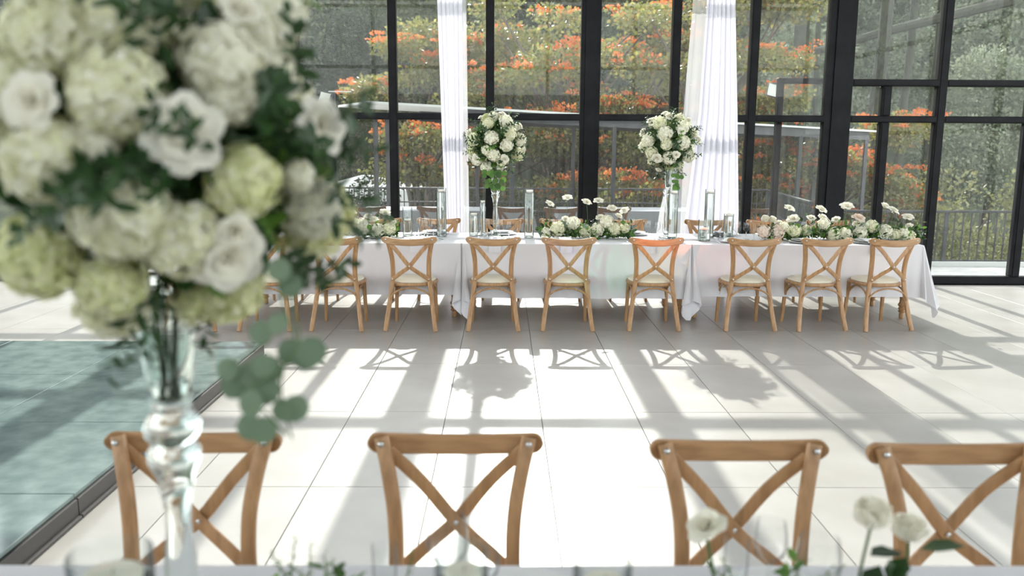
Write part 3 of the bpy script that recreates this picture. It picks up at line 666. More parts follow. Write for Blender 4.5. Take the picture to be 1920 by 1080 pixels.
# tall crystal stands
def stand_profile():
    o = [(.0001, 0), (.078, 0), (.079, .004), (.074, .008), (.040, .016), (.024, .035), (.020, .07), (.024, .12), (.027, .19), (.025, .25), (.020, .30), (.021, .335), (.025, .36), (.031, .395), (.040, .415), (.043, .432), (.037, .444), (.034, .449), (.043, .462), (.046, .478), (.040, .492), (.033, .500), (.031, .512), (.036, .56), (.043, .62), (.049, .68), (.056, .715)]
    i = [(.053, .715), (.045, .66), (.038, .60), (.032, .55), (.026, .522), (.012, .512), (.0001, .511)]
    return o+i
stand_me = MB().lathe(stand_profile(), 32, cap0=False).mesh('stand', M['crystal'])
water_me = MB().lathe([(.0001, .5135), (.0115, .5145), (.0250, .5240), (.0305, .549), (.0305, .5491), (.0001, .5492)], 24, cap0=False).mesh('water', M['water'])
def stand(label, x, y, stems=True):
    t = thing('crystal_flower_stand', label, 'vase', (x, y, TZ-.004)); inst('glass_body', stand_me, t); inst('water', water_me, t); return t
def bouquet(label, c, R, heads, roses, nleaf, leaf, seed, trail, small=True, fill=22, vaseTop=1.46):
    rr = random.Random(seed); t = thing('flower_ball', label, 'bouquet', c)
    rng = np.random.default_rng(seed); hr = .068 if small else .072
    tag(inst('foliage_core', leafball_me('leaf_dark', seed, nleaf, R*.30, R*.74, leaf), t), kind='stuff')
    tag(inst('foliage_core', leafball_me('leaf_green', seed+1, nleaf//5, R*.55, R*.80, leaf*.8), t), kind='stuff')
    b = fib(80)*R*.55; me = bpy.data.meshes.new('moss_ball'); me.from_pydata(b.tolist(), [], [tuple(map(int, q)) for q in np_hull(b)]); me.materials.append(M['stem']); inst('moss_ball', me, t)
    c = Vector(c)
    def onsph(px, py, dd):
        best = None
        for q in range(0, 121):
            Y = c.y-R*1.1+q*R*1.1/120; v = at(px, py, Y)-c
            if v.length <= dd: return v, Y
            if best is None or v.length < best[0].length: best = (v, Y)
        return best[0].normalized()*dd, best[1]
    for px, py, r, m in heads:
        v, Y = onsph(px, py, R*.86); flower(t, 'hydrangea', tuple(v), r*Y/1575.*(.88 if small else .9), v, m, small, rr.randint(0, 1))
    for px, py, r, kd in roses:
        v, Y = onsph(px, py, R*.97); flower(t, kd, tuple(v), r*Y/1575., (v.x*.8, v.y-.05, v.z*.8+.02))
    for p in fib(fill, rng, .1):                      # the side turned away from the camera
        if p[1] < .15: continue
        if rr.random() < .75: flower(t, 'hydrangea', tuple(p*R*.88), hr*rr.uniform(.8, 1.05), p, rr.choice(['petal_cream', 'petal_white', 'petal_cream', 'petal_green']), small)
        else: flower(t, 'half', tuple(p*R*.95), hr*.6, p)
    return t
# stems inside the vase mouth, common to all three
def stems_in(t, z0, z1, n=7, spread=.022):
    for k in range(n):
        a = k*2.4; b = MB().tube([(.010*math.cos(a+1), .010*math.sin(a+1), z0), (spread*math.cos(a), spread*math.sin(a), z1)], .0028, 6); b.build('flower_stem', M['stem'], t)
def trail(par, pts, leaves, me, r=.0018, sz=.05):
    P = spline(pts, 5); st = MB().tube(P, r, 5).build('trailing_stem', M['stem'], par)
    for k in range(leaves):
        p = P[min(len(P)-1, int((k+.6)/leaves*(len(P)-1)))]; a = k*2.2+.5
        inst(me.name, me, st, p, aim((math.cos(a)*.2, -.9, .25), k*2.4), sz*random.uniform(.8, 1.15))
    return st
# near bouquet, blurred
NB = at(289, 262, 1.32)
def L(px, py, r): return (px, py, r)
heads = [(*L(250, 30, 92), 'petal_cream'), (*L(222, 175, 98), 'petal_cream'), (*L(415, 120, 84), 'petal_white'), (*L(505, 150, 66), 'petal_white'), (*L(430, 185, 55), 'petal_white'), (*L(455, 338, 78), 'petal_green'),
         (*L(230, 405, 98), 'petal_cream'), (*L(340, 450, 84), 'petal_cream'), (*L(215, 535, 70), 'petal_green'), (*L(210, 590, 80), 'petal_cream'), (*L(440, 570, 72), 'petal_green'), (*L(370, 590, 52), 'petal_green'),
         (*L(590, 395, 66), 'petal_white'), (*L(470, 60, 50), 'petal_white'), (*L(90, 300, 95), 'petal_cream'), (*L(95, 60, 92), 'petal_cream'), (*L(70, 480, 90), 'petal_green'), (*L(0, 180, 90), 'petal_cream'), (*L(380, -60, 90), 'petal_cream'), (*L(160, -70, 90), 'petal_white'), (*L(560, 330, 34), 'petal_white'), (*L(185, 268, 42), 'petal_white')]
roses = [(*L(345, 250, 66), 'open'), (*L(425, 480, 62), 'open'), (*L(440, 432, 34), 'half'), (*L(600, 238, 50), 'open'), (*L(450, 20, 34), 'half'), (*L(60, 190, 50), 'open')]
nb = bouquet('huge blurred ball of cream hydrangeas and white roses filling the left foreground', NB, .300, heads, roses, 1500, .05, 11, None, False)
for px, py, k, d, sc in ((540, 190, 'ruscus', (.5, -.6, .5), .7), (565, 235, 'ruscus', (.8, -.5, -.1), .7), (585, 300, 'long', (.7, -.6, .3), .6), (575, 340, 'long', (.9, -.4, -.1), .65), (560, 380, 'long', (.8, -.4, -.4), .6), (545, 270, 'ruscus', (.4, -.8, .3), .6),
                      (515, 455, 'ruscus', (.5, -.6, -.6), .7), (530, 480, 'ruscus', (.6, -.6, -.3), .7), (330, 290, 'long', (-.3, -.9, -.3), .6), (395, 310, 'long', (.2, -.9, .3), .6), (310, 90, 'long', (.1, -1, .3), .7), (300, 300, 'ruscus', (0, -1, 0), .7), (150, 320, 'long', (.6, -.8, 0), .7), (500, 200, 'long', (.5, -.9, 0), .7), (275, 540, 'long', (-.1, -.6, -.8), .6), (300, 520, 'long', (.1, -.6, -.8), .6), (385, 540, 'long', (0, -.6, -.8), .5), (350, 330, 'ruscus', (0, -1, .2), .5), (310, 150, 'ruscus', (0, -1, -.2), .5),
                      (320, 340, 'fine', (0, -1, 0), .6), (500, 250, 'ruscus', (.3, -.9, .2), .6), (520, 60, 'green', (.7, -.2, .7), .9), (480, 20, 'green', (.4, -.2, .9), .9), (340, 60, 'ruscus', (0, -.9, .4), .6), (170, 310, 'ruscus', (-.2, -.9, -.2), .6), (480, 400, 'fine', (.3, -.9, 0), .7), (40, 250, 'ruscus', (-.3, -.9, 0), .6), (130, 390, 'ruscus', (-.2, -.9, .1), .5)):
    v = at(px, py, 1.12)-NB
    for q in range(80):
        v = at(px, py, 1.00+q*.005)-NB
        if v.length < .24: break
    sprig(nb, k, tuple(v), d, sc)
for pp, n in (([(520, 500, 1.16), (532, 575, 1.12), (556, 650, 1.10), (515, 700, 1.09), (465, 735, 1.10), (500, 775, 1.1), (537, 815, 1.1)], 7), ([(540, 540, 1.17), (562, 640, 1.14), (532, 690, 1.12), (528, 745, 1.12), (548, 822, 1.12)], 6), ([(505, 640, 1.13), (438, 685, 1.12), (462, 740, 1.12), (466, 792, 1.12)], 5)):
    trail(nb, [tuple(at(*q)-NB) for q in pp], n, EUL, .0016, .040)
s0 = stand('clear crystal baluster stand under the blurred near bouquet', NB.x, 1.32); stems_in(nb, 1.285-NB.z, 1.48-NB.z)
# two far bouquets
for px, seed, lb, trl in ((929, 21, 'white flower ball with round leaves trailing below, left of the middle column', 1), (1255, 22, 'white hydrangea ball on a crystal stand in front of the flared right curtain', 0)):
    c = at(px, 267, 8.68); R = .30
    def L2(x, y, r): return (x, y, r)
    if trl:
        hd = [(916, 231, 12), (921, 258, 15), (949, 228, 15), (955, 250, 15), (950, 272, 14), (975, 262, 14), (972, 290, 15), (925, 290, 14), (912, 282, 11), (942, 300, 13), (912, 316, 14), (890, 303, 13), (888, 262, 14), (925, 211, 12), (969, 240, 10), (940, 212, 9), (935, 318, 11)]
        rs = [(899, 216, 5), (943, 208, 7), (975, 235, 8), (880, 250, 8), (893, 297, 8), (880, 296, 6), (946, 298, 8), (985, 282, 7)]
    else:
        hd = [(1237, 230, 15), (1247, 250, 16), (1216, 262, 15), (1250, 270, 13), (1279, 238, 14), (1282, 268, 15), (1222, 287, 14), (1255, 296, 15), (1292, 293, 14), (1216, 308, 9), (1203, 275, 11), (1302, 250, 10), (1275, 222, 11), (1275, 313, 9), (1262, 213, 9), (1300, 305, 9)]
        rs = [(1219, 226, 8), (1256, 218, 9), (1277, 247, 8), (1232, 296, 9), (1200, 246, 8), (1293, 223, 6), (1247, 207, 7), (1309, 262, 8), (1268, 290, 7), (1235, 318, 6)]
    hd = [(*L2(*q), 'petal_cream' if i % 3 == 0 else 'petal_white') for i, q in enumerate(hd)]; rs = [(*L2(*q), 'half') for q in rs]
    o = bouquet(lb, c, R, hd, rs, 900, .05, seed, None)
    rr = random.Random(seed)
    for p in fib(54, np.random.default_rng(seed), .1):
        sprig(o, rr.choice(['ruscus', 'ruscus', 'fine', 'green', 'long']), tuple(p*R*.66), p+np.array([0, 0, rr.uniform(-.3, .3)]), rr.uniform(.6, .95))
    for a in (-.6, -.1, .4) if trl else (.35, .6):
        x = a*.14
        trail(o, [(x, -.05, -.24), (x*1.1, -.09, -.33), (x*.9+.01, -.09, -.42), (x*.4+.01, -.08, -.50+.05*abs(a))], 9 if trl else 6, GRL, .0015, .062 if trl else .05)
    stems_in(o, 1.285-c.z, 1.47-c.z, 5)
    stand('slim crystal flower stand under the %s far bouquet' % ('left' if trl else 'right'), c.x, 8.68)
# low flower runners on the far tables
def runner(label, x0, x1, y, hyd, tall, seed, group=None):
    rr = random.Random(seed); t = thing('flower_runner', label, 'centerpiece', ((x0+x1)/2, y, TZ-.004)); cx = (x0+x1)/2; Lh = (x1-x0)/2
    def loc(px, py, yy): p = at(px, py, yy); return (p.x-cx, yy-y, p.z-TZ+.004)
    rng = np.random.default_rng(seed); n = int(900*(x1-x0))
    pos = np.stack([rng.uniform(-Lh, Lh, n), rng.normal(0, .075, n), np.abs(rng.normal(0, .06, n))+.008], 1); pos[:, 1] = np.clip(pos[:, 1], -.17, .17)
    out = np.stack([rng.normal(0, .7, n), rng.normal(0, .7, n), np.abs(rng.normal(.5, .5, n))], 1); B = out/np.linalg.norm(out, axis=1, keepdims=True)
    T = np.cross(B, rng.normal(size=(n, 3))); T /= np.linalg.norm(T, axis=1, keepdims=True)
    h = n//2
    for nm, sl, m in (('foliage_bed', slice(0, h), 'leaf_dark'), ('foliage_bed', slice(h, n), 'leaf_green')):
        v, f = cards(LEAFV, LEAFF, pos[sl], T[sl], B[sl], np.cross(T[sl], B[sl]), rng.uniform(.03, .065, len(pos[sl]))); tag(inst(nm, np_mesh(nm, v, f, M[m]), t), kind='stuff')
    for px, py, r, m in hyd: flower(t, 'hydrangea', loc(px, py, y-.10), r/181., (0, -1, .5), m)
    for px, py, r, kd in tall:
        p = loc(px, py, y-.02); f = flower(t, kd, p, r/181.*(.88 if kd == 'open' else 1), (rr.uniform(-.4, .4), -.4, .8))
        b = MB().tube(spline([(p[0]*.97+rr.uniform(-.02, .02), .0, .0), (p[0]+rr.uniform(-.015, .015), .0, p[2]*.5), (p[0], p[1], p[2]-.01)], 4), .0022, 5); b.build('flower_stem', M['stem'], t)
    for k in range(int(14*(x1-x0))):
        x = rr.uniform(-Lh, Lh); sprig(t, rr.choice(['green', 'fine', 'ruscus', 'fine']), (x, rr.uniform(-.1, .1), .03), (rr.uniform(-.7, .7), rr.uniform(-.6, .3), 1), rr.uniform(.6, 1.0))
    for k in range(int(9*(x1-x0))):
        x = rr.uniform(-Lh, Lh); inst('eucalyptus_leaf', GRL if k % 2 else EUL, t, (x, rr.uniform(-.14, .0), rr.uniform(.06, .17)), aim((rr.uniform(-.5, .5), -.7, .5), rr.uniform(0, 6)), .06)
    return t
W_, C_, B_ = 'petal_white', 'petal_cream', 'petal_blush'
runner('low runner of white roses and greenery on the left far table, beside the blurred bouquet', at(600, 440, 8.6).x, at(745, 440, 8.6).x, 8.58,
       [(655, 432, 13, C_), (680, 425, 15, W_), (708, 432, 13, W_), (730, 430, 12, C_), (640, 425, 11, W_), (665, 418, 10, C_)],
       [(657, 378, 10, 'open'), (661, 398, 7, 'half'), (722, 399, 11, 'open'), (630, 412, 10, 'half'), (700, 412, 9, 'half'), (690, 405, 7, 'half'), (738, 418, 7, 'half')], 51)
runner('low runner of hydrangeas and tall white blooms on the middle far table', at(1012, 440, 8.6).x, at(1185, 440, 8.6).x, 8.58,
       [(1046, 430, 14, C_), (1025, 436, 10, W_), (1075, 418, 12, W_), (1098, 434, 12, C_), (1138, 415, 12, W_), (1152, 430, 12, C_), (1120, 430, 12, W_), (1172, 428, 9, C_)],
       [(1031, 382, 9, 'open'), (1064, 371, 10, 'open'), (1100, 379, 10, 'open'), (1122, 377, 10, 'open'), (1148, 391, 9, 'half'), (1171, 395, 10, 'open'), (1125, 408, 8, 'half'), (1060, 410, 7, 'half'), (1160, 405, 7, 'half')], 52)
runner('low runner with blush flowers at the left end of the right far table', at(1425, 440, 8.6).x, at(1500, 440, 8.6).x, 8.52,
       [(1432, 434, 12, B_), (1458, 435, 13, B_), (1490, 433, 12, C_), (1470, 425, 9, W_)],
       [(1435, 411, 11, 'bud'), (1448, 412, 10, 'bud'), (1480, 391, 11, 'open'), (1487, 411, 11, 'half'), (1462, 418, 7, 'half')], 53)
runner('long runner of white roses at the right end of the right far table', at(1505, 440, 8.6).x, at(1722, 440, 8.6).x, 8.56,
       [(1512, 432, 10, C_), (1545, 419, 11, W_), (1562, 440, 13, C_), (1585, 439, 12, W_), (1614, 436, 13, W_), (1635, 424, 12, C_), (1660, 434, 13, W_), (1680, 440, 10, C_), (1694, 438, 11, W_), (1708, 442, 9, C_)],
       [(1540, 393, 12, 'open'), (1588, 387, 13, 'open'), (1521, 409, 8, 'half'), (1543, 408, 9, 'half'), (1568, 412, 8, 'half'), (1610, 409, 11, 'rose_blush'), (1660, 386, 8, 'half'), (1675, 395, 12, 'open'), (1702, 407, 11, 'open'), (1704, 424, 7, 'half'), (1606, 420, 8, 'half')], 54)
# flowers and sprigs of the nearest table, seen as they rise into the bottom of the view
def near_rose(label, px, py, y, r, kind, d, bx):
    p = at(px, py, y); t = thing('cut_rose', label, 'rose', (p.x+bx, y+.02, TZ-.004)); h = p.z-TZ
    flower(t, kind, (-bx, -.02, h), r, d)
    P = spline([(0, 0, 0), (-bx*.4, -.01, h*.45), (-bx, -.02, h-r*.4)], 5); MB().tube(P, .0032, 6).build('flower_stem', M['stem'], t)
    inst('sepals', SPR['fine'][0], t, (-bx, -.02, h-r*.75), (0, 0, 0), .22)
    return t
near_rose('lone blurred white rose in front of the third near chair', 1325, 985, 1.50, .036, 'half', (-.5, -.3, .8), .04)
a = near_rose('larger blurred white rose of the pair at lower right', 1635, 962, 1.46, .050, 'bud', (0, -.05, 1), -.02)
b_ = near_rose('smaller blurred white rose of the pair at lower right, by the dark leaves', 1705, 990, 1.48, .044, 'bud', (.1, -.05, 1), .01)
for t_, px, py, y, d, s in ((b_, 1690, 1035, 1.47, (-1, -.3, .1), .055), (b_, 1725, 1030, 1.47, (1, -.3, .3), .06), (b_, 1700, 1045, 1.46, (-.6, -.4, -.4), .05), (a, 1665, 1050, 1.45, (.3, -.4, -.8), .05), (a, 1650, 1060, 1.45, (-.5, -.4, -.6), .05)):
    p = at(px, py, y); me = bpy.data.meshes.get('rose_leaf') or MB().add([(x*1.2, yy, z) for x, yy, z in LEAFV], LEAFF).mesh('rose_leaf', M['leaf_dark'])
    inst('rose_leaf', me, t_, p-t_.location, aim((0, -1, .3), 0) if 0 else Vector(d).to_track_quat('Y', 'Z').to_euler(), s*1.3)
for px, y, lb in ((545, 1.5, 'thin green fern sprig on the nearest table, left of the other sprig'), (655, 1.48, 'curling green sprig on the nearest table left of the flute'), (705, 1.47, 'leafy sprig behind the near champagne flute'), (1400, 1.45, 'broad leaved sprig at the foot of the lone white rose'), (1490, 1.45, 'pale sprig between the near wine glasses')):
    p = at(px, 1060, y); t = thing('greenery_sprig', lb, 'sprig', (p.x, y, TZ)); 
    for k in range(4): sprig(t, random.choice(['green', 'fine', 'fine']), (0, 0, 0), (random.uniform(-.6, .6), random.uniform(-.2, .2), .8), random.uniform(.85, 1.15))
# plates and a raised cloth fold on the nearest table
for px, lb in ((980, 'on the nearest table in front of the middle chair'), (1500, 'on the nearest table in front of the third chair')):
    x = at(px, 1060, 1.5).x; setx = (x, 1.56, TZ)
    tag(inst('charger_plate', charger_me, None, setx), 'silver charger plate %s' % lb, 'plate'); tag(inst('dinner_plate', plate_me, None, (x, 1.56, TZ+.0125)), 'white dinner plate %s' % lb, 'plate')
    n_ = inst('napkin', napkin_me(False), None, (x, 1.56, TZ+.012), (0, 0, PI)); tag(n_, 'folded white napkin %s' % lb, 'napkin')
# ------------------------------------------------------------------ curtains
def curtain(par, name, prof, y, m, folds, amp, nu=90, seed=1, sheerw=False):
    'prof: (z, xleft, xright) from top to floor'
    rr = random.Random(seed); vs = []; fs = []; nv = 40; zs = [p[0] for p in prof][::-1]
    for j in range(nv+1):
        z = prof[0][0]+(prof[-1][0]-prof[0][0])*j/nv
        xl = np.interp(z, zs, [p[1] for p in prof][::-1]); xr = np.interp(z, zs, [p[2] for p in prof][::-1]); k = (xr-xl)/(prof[0][2]-prof[0][1])
        for i in range(nu+1):
            u = i/nu; yy = amp*(math.sin(u*folds*2*PI+seed)+.4*math.sin(u*folds*4.7+z*.5+seed))*(.8+.2*math.sin(z*1.3))
            vs.append((xl+(xr-xl)*u+.01*math.sin(u*folds*2*PI+1.3+seed), y+yy, z))
    for j in range(nv):
        for i in range(nu): a = j*(nu+1)+i; fs.append((a, a+1, a+nu+2, a+nu+1))
    return MB().add(vs, fs).build(name, M[m], par)
t = thing('curtain', 'gathered white curtain hanging straight between the left windows', 'curtain', (0, 0, 0))
curtain(t, 'drape', [(5.95, -.80, -.45), (3.3, -.762, -.477), (.9, -.69, -.475), (.03, -.66, -.47)], 9.96, 'drape', 6, .035, seed=2)
curtain(t, 'sheer_edge', [(5.95, -.46, -.40), (3.3, -.485, -.445), (.9, -.485, -.42), (.03, -.48, -.41)], 10.02, 'voile', 1.5, .01, 12, 3)
t = thing('curtain', 'white curtain flaring wide towards the floor at right of centre', 'curtain', (0, 0, 0))
curtain(t, 'drape', [(5.95, 2.30, 2.60), (3.3, 2.31, 2.64), (2.1, 2.27, 2.72), (.92, 2.16, 2.79), (.03, 2.05, 2.80)], 9.96, 'drape', 7, .04, seed=4)
curtain(t, 'sheer_edge', [(5.95, 2.20, 2.42), (3.3, 2.16, 2.42), (2.1, 2.10, 2.42), (.92, 1.86, 2.42), (.03, 1.75, 2.42)], 10.03, 'voile', 3, .012, 40, 5)
# ------------------------------------------------------------------ raised glass floor at left
t = thing('glass_platform', 'raised teal glass panel platform with a dark steel edge at left', 'platform', (0, 0, 0))
px1, py1, H, PW = -1.945, 6.645, .12, 1.005
pan = MB().box(0, PW-.006, 0, PW-.006, -.022, 0, .002).mesh('glass_panel', M['floor_glass'], False)
for i in range(5):
    for j in range(6): inst('glass_panel', pan, t, (px1-(i+1)*PW+.003, py1-(j+1)*PW+.003, H))
lt = MB().lathe([(.0001, .004), (.006, .003), (.008, 0)], 8, cap0=False).mesh('sparkle_dot', M['sparkle_glow']); pans = [o for o in t.children]  # warm glowing dots put on the panels for fairy-light sparkles
for px, py in ((182, 740), (207, 744), (223, 738), (160, 680), (205, 677), (362, 737), (161, 890), (175, 735), (250, 742), (172, 872), (390, 690), (120, 745), (90, 880)):
    q = next((at(px, py, 2.5+k*.01) for k in range(420) if at(px, py, 2.5+k*.01).z >= H), None); i_, j_ = int((px1-q.x)/PW), int((py1-q.y)/PW)
    if q and i_ < 5 and j_ < 6: pn = pans[i_*6+j_]; inst('sparkle_dot', lt, pn, (q.x-pn.location.x, q.y-pn.location.y, 0))
ed = MB().box(-.012, 0, .004, PW-.004, .0, H-.024, .002).mesh('edge_channel', M['edge_steel'], False)
lip = MB().box(0, .016, .004, PW-.004, .0, .018, .002).mesh('edge_lip', M['edge_steel'], False)
for j in range(6): inst('edge_channel', ed, t, (px1+.012, py1-(j+1)*PW, 0)); inst('edge_lip', lip, t, (px1+.012, py1-(j+1)*PW, 0))
ef = MB().box(.004, PW-.004, -.012, 0, 0, H-.024, .002).mesh('edge_channel', M['edge_steel'], False)
for i in range(5): inst('edge_channel', ef, t, (px1-(i+1)*PW, py1+.012, 0))
sp = MB()
for i in range(6): sp.box(px1-i*PW-.03, px1-i*PW+.0 if i == 0 else px1-i*PW+.03, py1-6*PW, py1, .0, H-.024)
for j in range(7): sp.box(px1-5*PW, px1-.02, py1-j*PW-.02, py1-j*PW+.02 if j else py1, .0, H-.0245)
sp.build('support_frame', M['edge_steel'], t, smooth=False)
# ------------------------------------------------------------------ outside: decks, railings, canopy, lights, tent
def sbox(n, m, *a):
    o = MB().box(*a).build(n, M[m], smooth=False); o['kind'] = 'structure'; return o
sbox('trim_6', 'black_metal', -9, 9, 10.62, 10.70, -.06, .012)
sbox('deck', 'deck', -14, 14, 10.70, 12.30, -.25, -.02); sbox('terrace', 'deck', -14, 4.9, 12.30, 15.75, -.30, -.03)
sbox('deck_curb', 'white_paint', 4.9, 14, 12.16, 12.30, -.02, .05)
def railing(label, p0, p1, zt, z0, sp, rails, post=1.9):
    p0, p1 = Vector((*p0, 0)), Vector((*p1, 0)); Ln = (p1-p0).length; d = (p1-p0)/Ln; t = thing('railing', label, 'railing', p0, math.atan2(d.y, d.x))
    MB().box(0, Ln, -.025, .025, zt-.035, zt, .005).build('handrail', M['rail_metal'], t, smooth=False)
    for z in rails: MB().box(0, Ln, -.012, .012, z-.012, z+.012).build('lower_rail', M['rail_metal'], t, smooth=False)
    bm_ = MB().box(-.008, .008, -.008, .008, z0+.05, zt-.035).mesh('baluster', M['rail_metal'], False); po = MB().box(-.025, .025, -.02, .02, z0, zt-.035).mesh('rail_post', M['rail_metal'], False)
    n = int(Ln/sp); k = max(1, int(post/sp)); cnt = 0
    for i in range(n+1):
        if i % k == 0: inst('rail_post', po, t, (i*sp, 0, 0))
        elif cnt < 290: inst('baluster', bm_, t, (i*sp, 0, 0)); cnt += 1
    return t
railing('dark railing with upright bars along the far edge of the terrace', (-8, 15.6), (4.9, 15.6), .93, -.03, .092, (.66, .50, .08))
railing('short side railing of the terrace running towards us', (4.9, 15.6), (4.5, 12.3), .92, -.03, .11, (.5, .08))
railing('grey deck railing with upright bars outside the right-hand window', (4.5, 12.23), (12, 12.23), .80, .0, .124, (.06,), 1.1)
t = thing('walkway_canopy', 'long flat canopy roof with a thin white edge on grey posts outside the windows', 'canopy')
A, B = Vector((-2.05, 13.0, 2.31)), Vector((8.05, 18.2, 2.02)); d = (B-A).normalized(); nrm = Vector((-d.y, d.x, 0))
def slab(p, q, off0, off1, z0, z1, m, nm):
    b = MB(); vs = []
    for z in (z0, z1):
        for u, o in ((p, off0), (q, off0), (q, off1), (p, off1)): v = u+nrm*o; vs.append((v.x, v.y, v.z+z))
    b.add(vs, [(3, 2, 1, 0), (4, 5, 6, 7), (0, 1, 5, 4), (1, 2, 6, 5), (2, 3, 7, 6), (3, 0, 4, 7)]); return b.build(nm, M[m], t, smooth=False)
slab(A, B, -.05, 1.6, .0, .035, 'white_paint', 'roof_sheet'); slab(A+d*1.4, B-d*.3, .03, .09, -.17, .0, 'rail_metal', 'fascia_beam'); slab(A+d*1.4, B-d*.3, 1.4, 1.46, -.17, 0, 'rail_metal', 'fascia_beam')
for u in (.22, .40, .62, .80, .97):
    for o in (.06, 1.43):
        p = A.lerp(B, u)+nrm*o; inst('canopy_post', MB().box(-.035, .035, -.035, .035, -.05 if p.y < 15.7 and p.x < 4.9 else -3, p.z-.15).mesh('canopy_post', M['rail_metal'], False), t, (p.x, p.y, 0))
for px, y, lb in ((707, 14.6, 'left of the first window mullion'), (729, 15.2, 'right beside the first window mullion')):
    p = at(px, 390, y); t = thing('terrace_post', 'slim grey terrace post seen %s' % lb, 'post', (p.x, y, -.03)); MB().box(-.035, .035, -.035, .035, 0, 2.2, .004).build('shaft', M['rail_metal'], t, smooth=False); MB().box(-.06, .06, -.06, .06, 0, .012).build('foot_plate', M['rail_metal'], t, smooth=False)
def flood(label, px, py, y, flip, pole=True, zb=-.03):
    p = at(px, py, y); t = thing('floodlight', label, 'lamp', (p.x, y, zb)); h = p.z-zb; s = flip
    if pole: MB().tube([(.09*s, 0, 0), (.09*s, 0, h+.08)], .028, 8).build('pole', M['rail_metal'], t)
    MB().tube([(.09*s, 0, h+.07), (-.05*s, 0, h+.085)], .014, 6, (0, 0, 1)).build('arm', M['rail_metal'], t)
    b = MB(); b.box(-.085, .085, -.012, .022, -.11, .11, .006); o = b.build('lamp_head', M['rail_metal'], t, (-.045*s, -.02, h-.03), (-.35, .25*s, 0), smooth=False)
    MB().box(-.075, .075, -.016, -.011, -.10, .10).build('lamp_face', M['lamp_face'], o, smooth=False)
    MB().box(-.03, .30, -.02, .02, 0, .012).build('top_bracket', M['white_paint'], t, (.05*s, 0, h+.085), smooth=False)
flood('white floodlight on an arm high at left above the blurred bouquet', 614, 183, 13.0, 1)
flood('white floodlight on a grey pole outside the third window bay', 1453, 166, 13.6, 1)
t = thing('garden_tent', 'small white tent roof beyond the terrace railing at left', 'tent', tuple(at(688, 352, 24.0)))
b = MB(); b.add([(-1.35, -1.2, 0), (1.35, -1.2, 0), (1.35, 1.2, 0), (-1.35, 1.2, 0), (-.15, 0, .36), (.15, 0, .36)], [(0, 1, 5, 4), (1, 2, 5), (2, 3, 4, 5), (3, 0, 4)]); b.box(-1.35, 1.35, -1.21, -1.19, -.6, 0); b.build('roof_cloth', M['white_paint'], t, smooth=False)
for x in (-1.3, 1.3): MB().box(x-.03, x+.03, -1.18, -1.12, -2.4, 0).build('tent_pole', M['rail_metal'], t, smooth=False)
t = thing('garden_tent', 'white tent corner beside the first window mullion', 'tent', tuple(at(775, 352, 25.0)))
b = MB(); b.add([(-.9, -1, 0), (.3, -1, 0), (.3, 1, 0), (-.9, 1, 0), (-.5, 0, .16), (-.2, 0, .16)], [(0, 1, 5, 4), (1, 2, 5), (2, 3, 4, 5), (3, 0, 4)]); b.box(-.9, -.1, -1.01, -.99, -.45, 0); b.build('roof_cloth', M['white_paint'], t, smooth=False)
for x in (-.8, .2): MB().box(x-.03, x+.03, -.97, -.92, -2.4, 0).build('tent_pole', M['rail_metal'], t, smooth=False)
# terrace furniture
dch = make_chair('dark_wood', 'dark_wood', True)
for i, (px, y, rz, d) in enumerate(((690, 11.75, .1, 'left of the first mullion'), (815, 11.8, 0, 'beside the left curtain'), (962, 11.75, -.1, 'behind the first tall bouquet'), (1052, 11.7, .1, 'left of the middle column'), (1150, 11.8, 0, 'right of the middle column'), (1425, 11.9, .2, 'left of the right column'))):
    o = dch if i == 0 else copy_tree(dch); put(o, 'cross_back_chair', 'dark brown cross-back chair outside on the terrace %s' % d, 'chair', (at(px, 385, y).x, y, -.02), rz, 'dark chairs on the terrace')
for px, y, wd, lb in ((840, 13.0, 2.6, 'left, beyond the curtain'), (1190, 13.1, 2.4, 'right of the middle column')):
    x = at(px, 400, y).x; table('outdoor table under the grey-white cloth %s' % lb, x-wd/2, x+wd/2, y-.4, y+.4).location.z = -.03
    o = tablecloth('grey-white cloth on the outdoor terrace table %s' % lb, x-wd/2, x+wd/2, y-.41, y+.41, .5, False, False, 12, None, 1.0, 'outdoor_cloth'); o.location.z = -.03
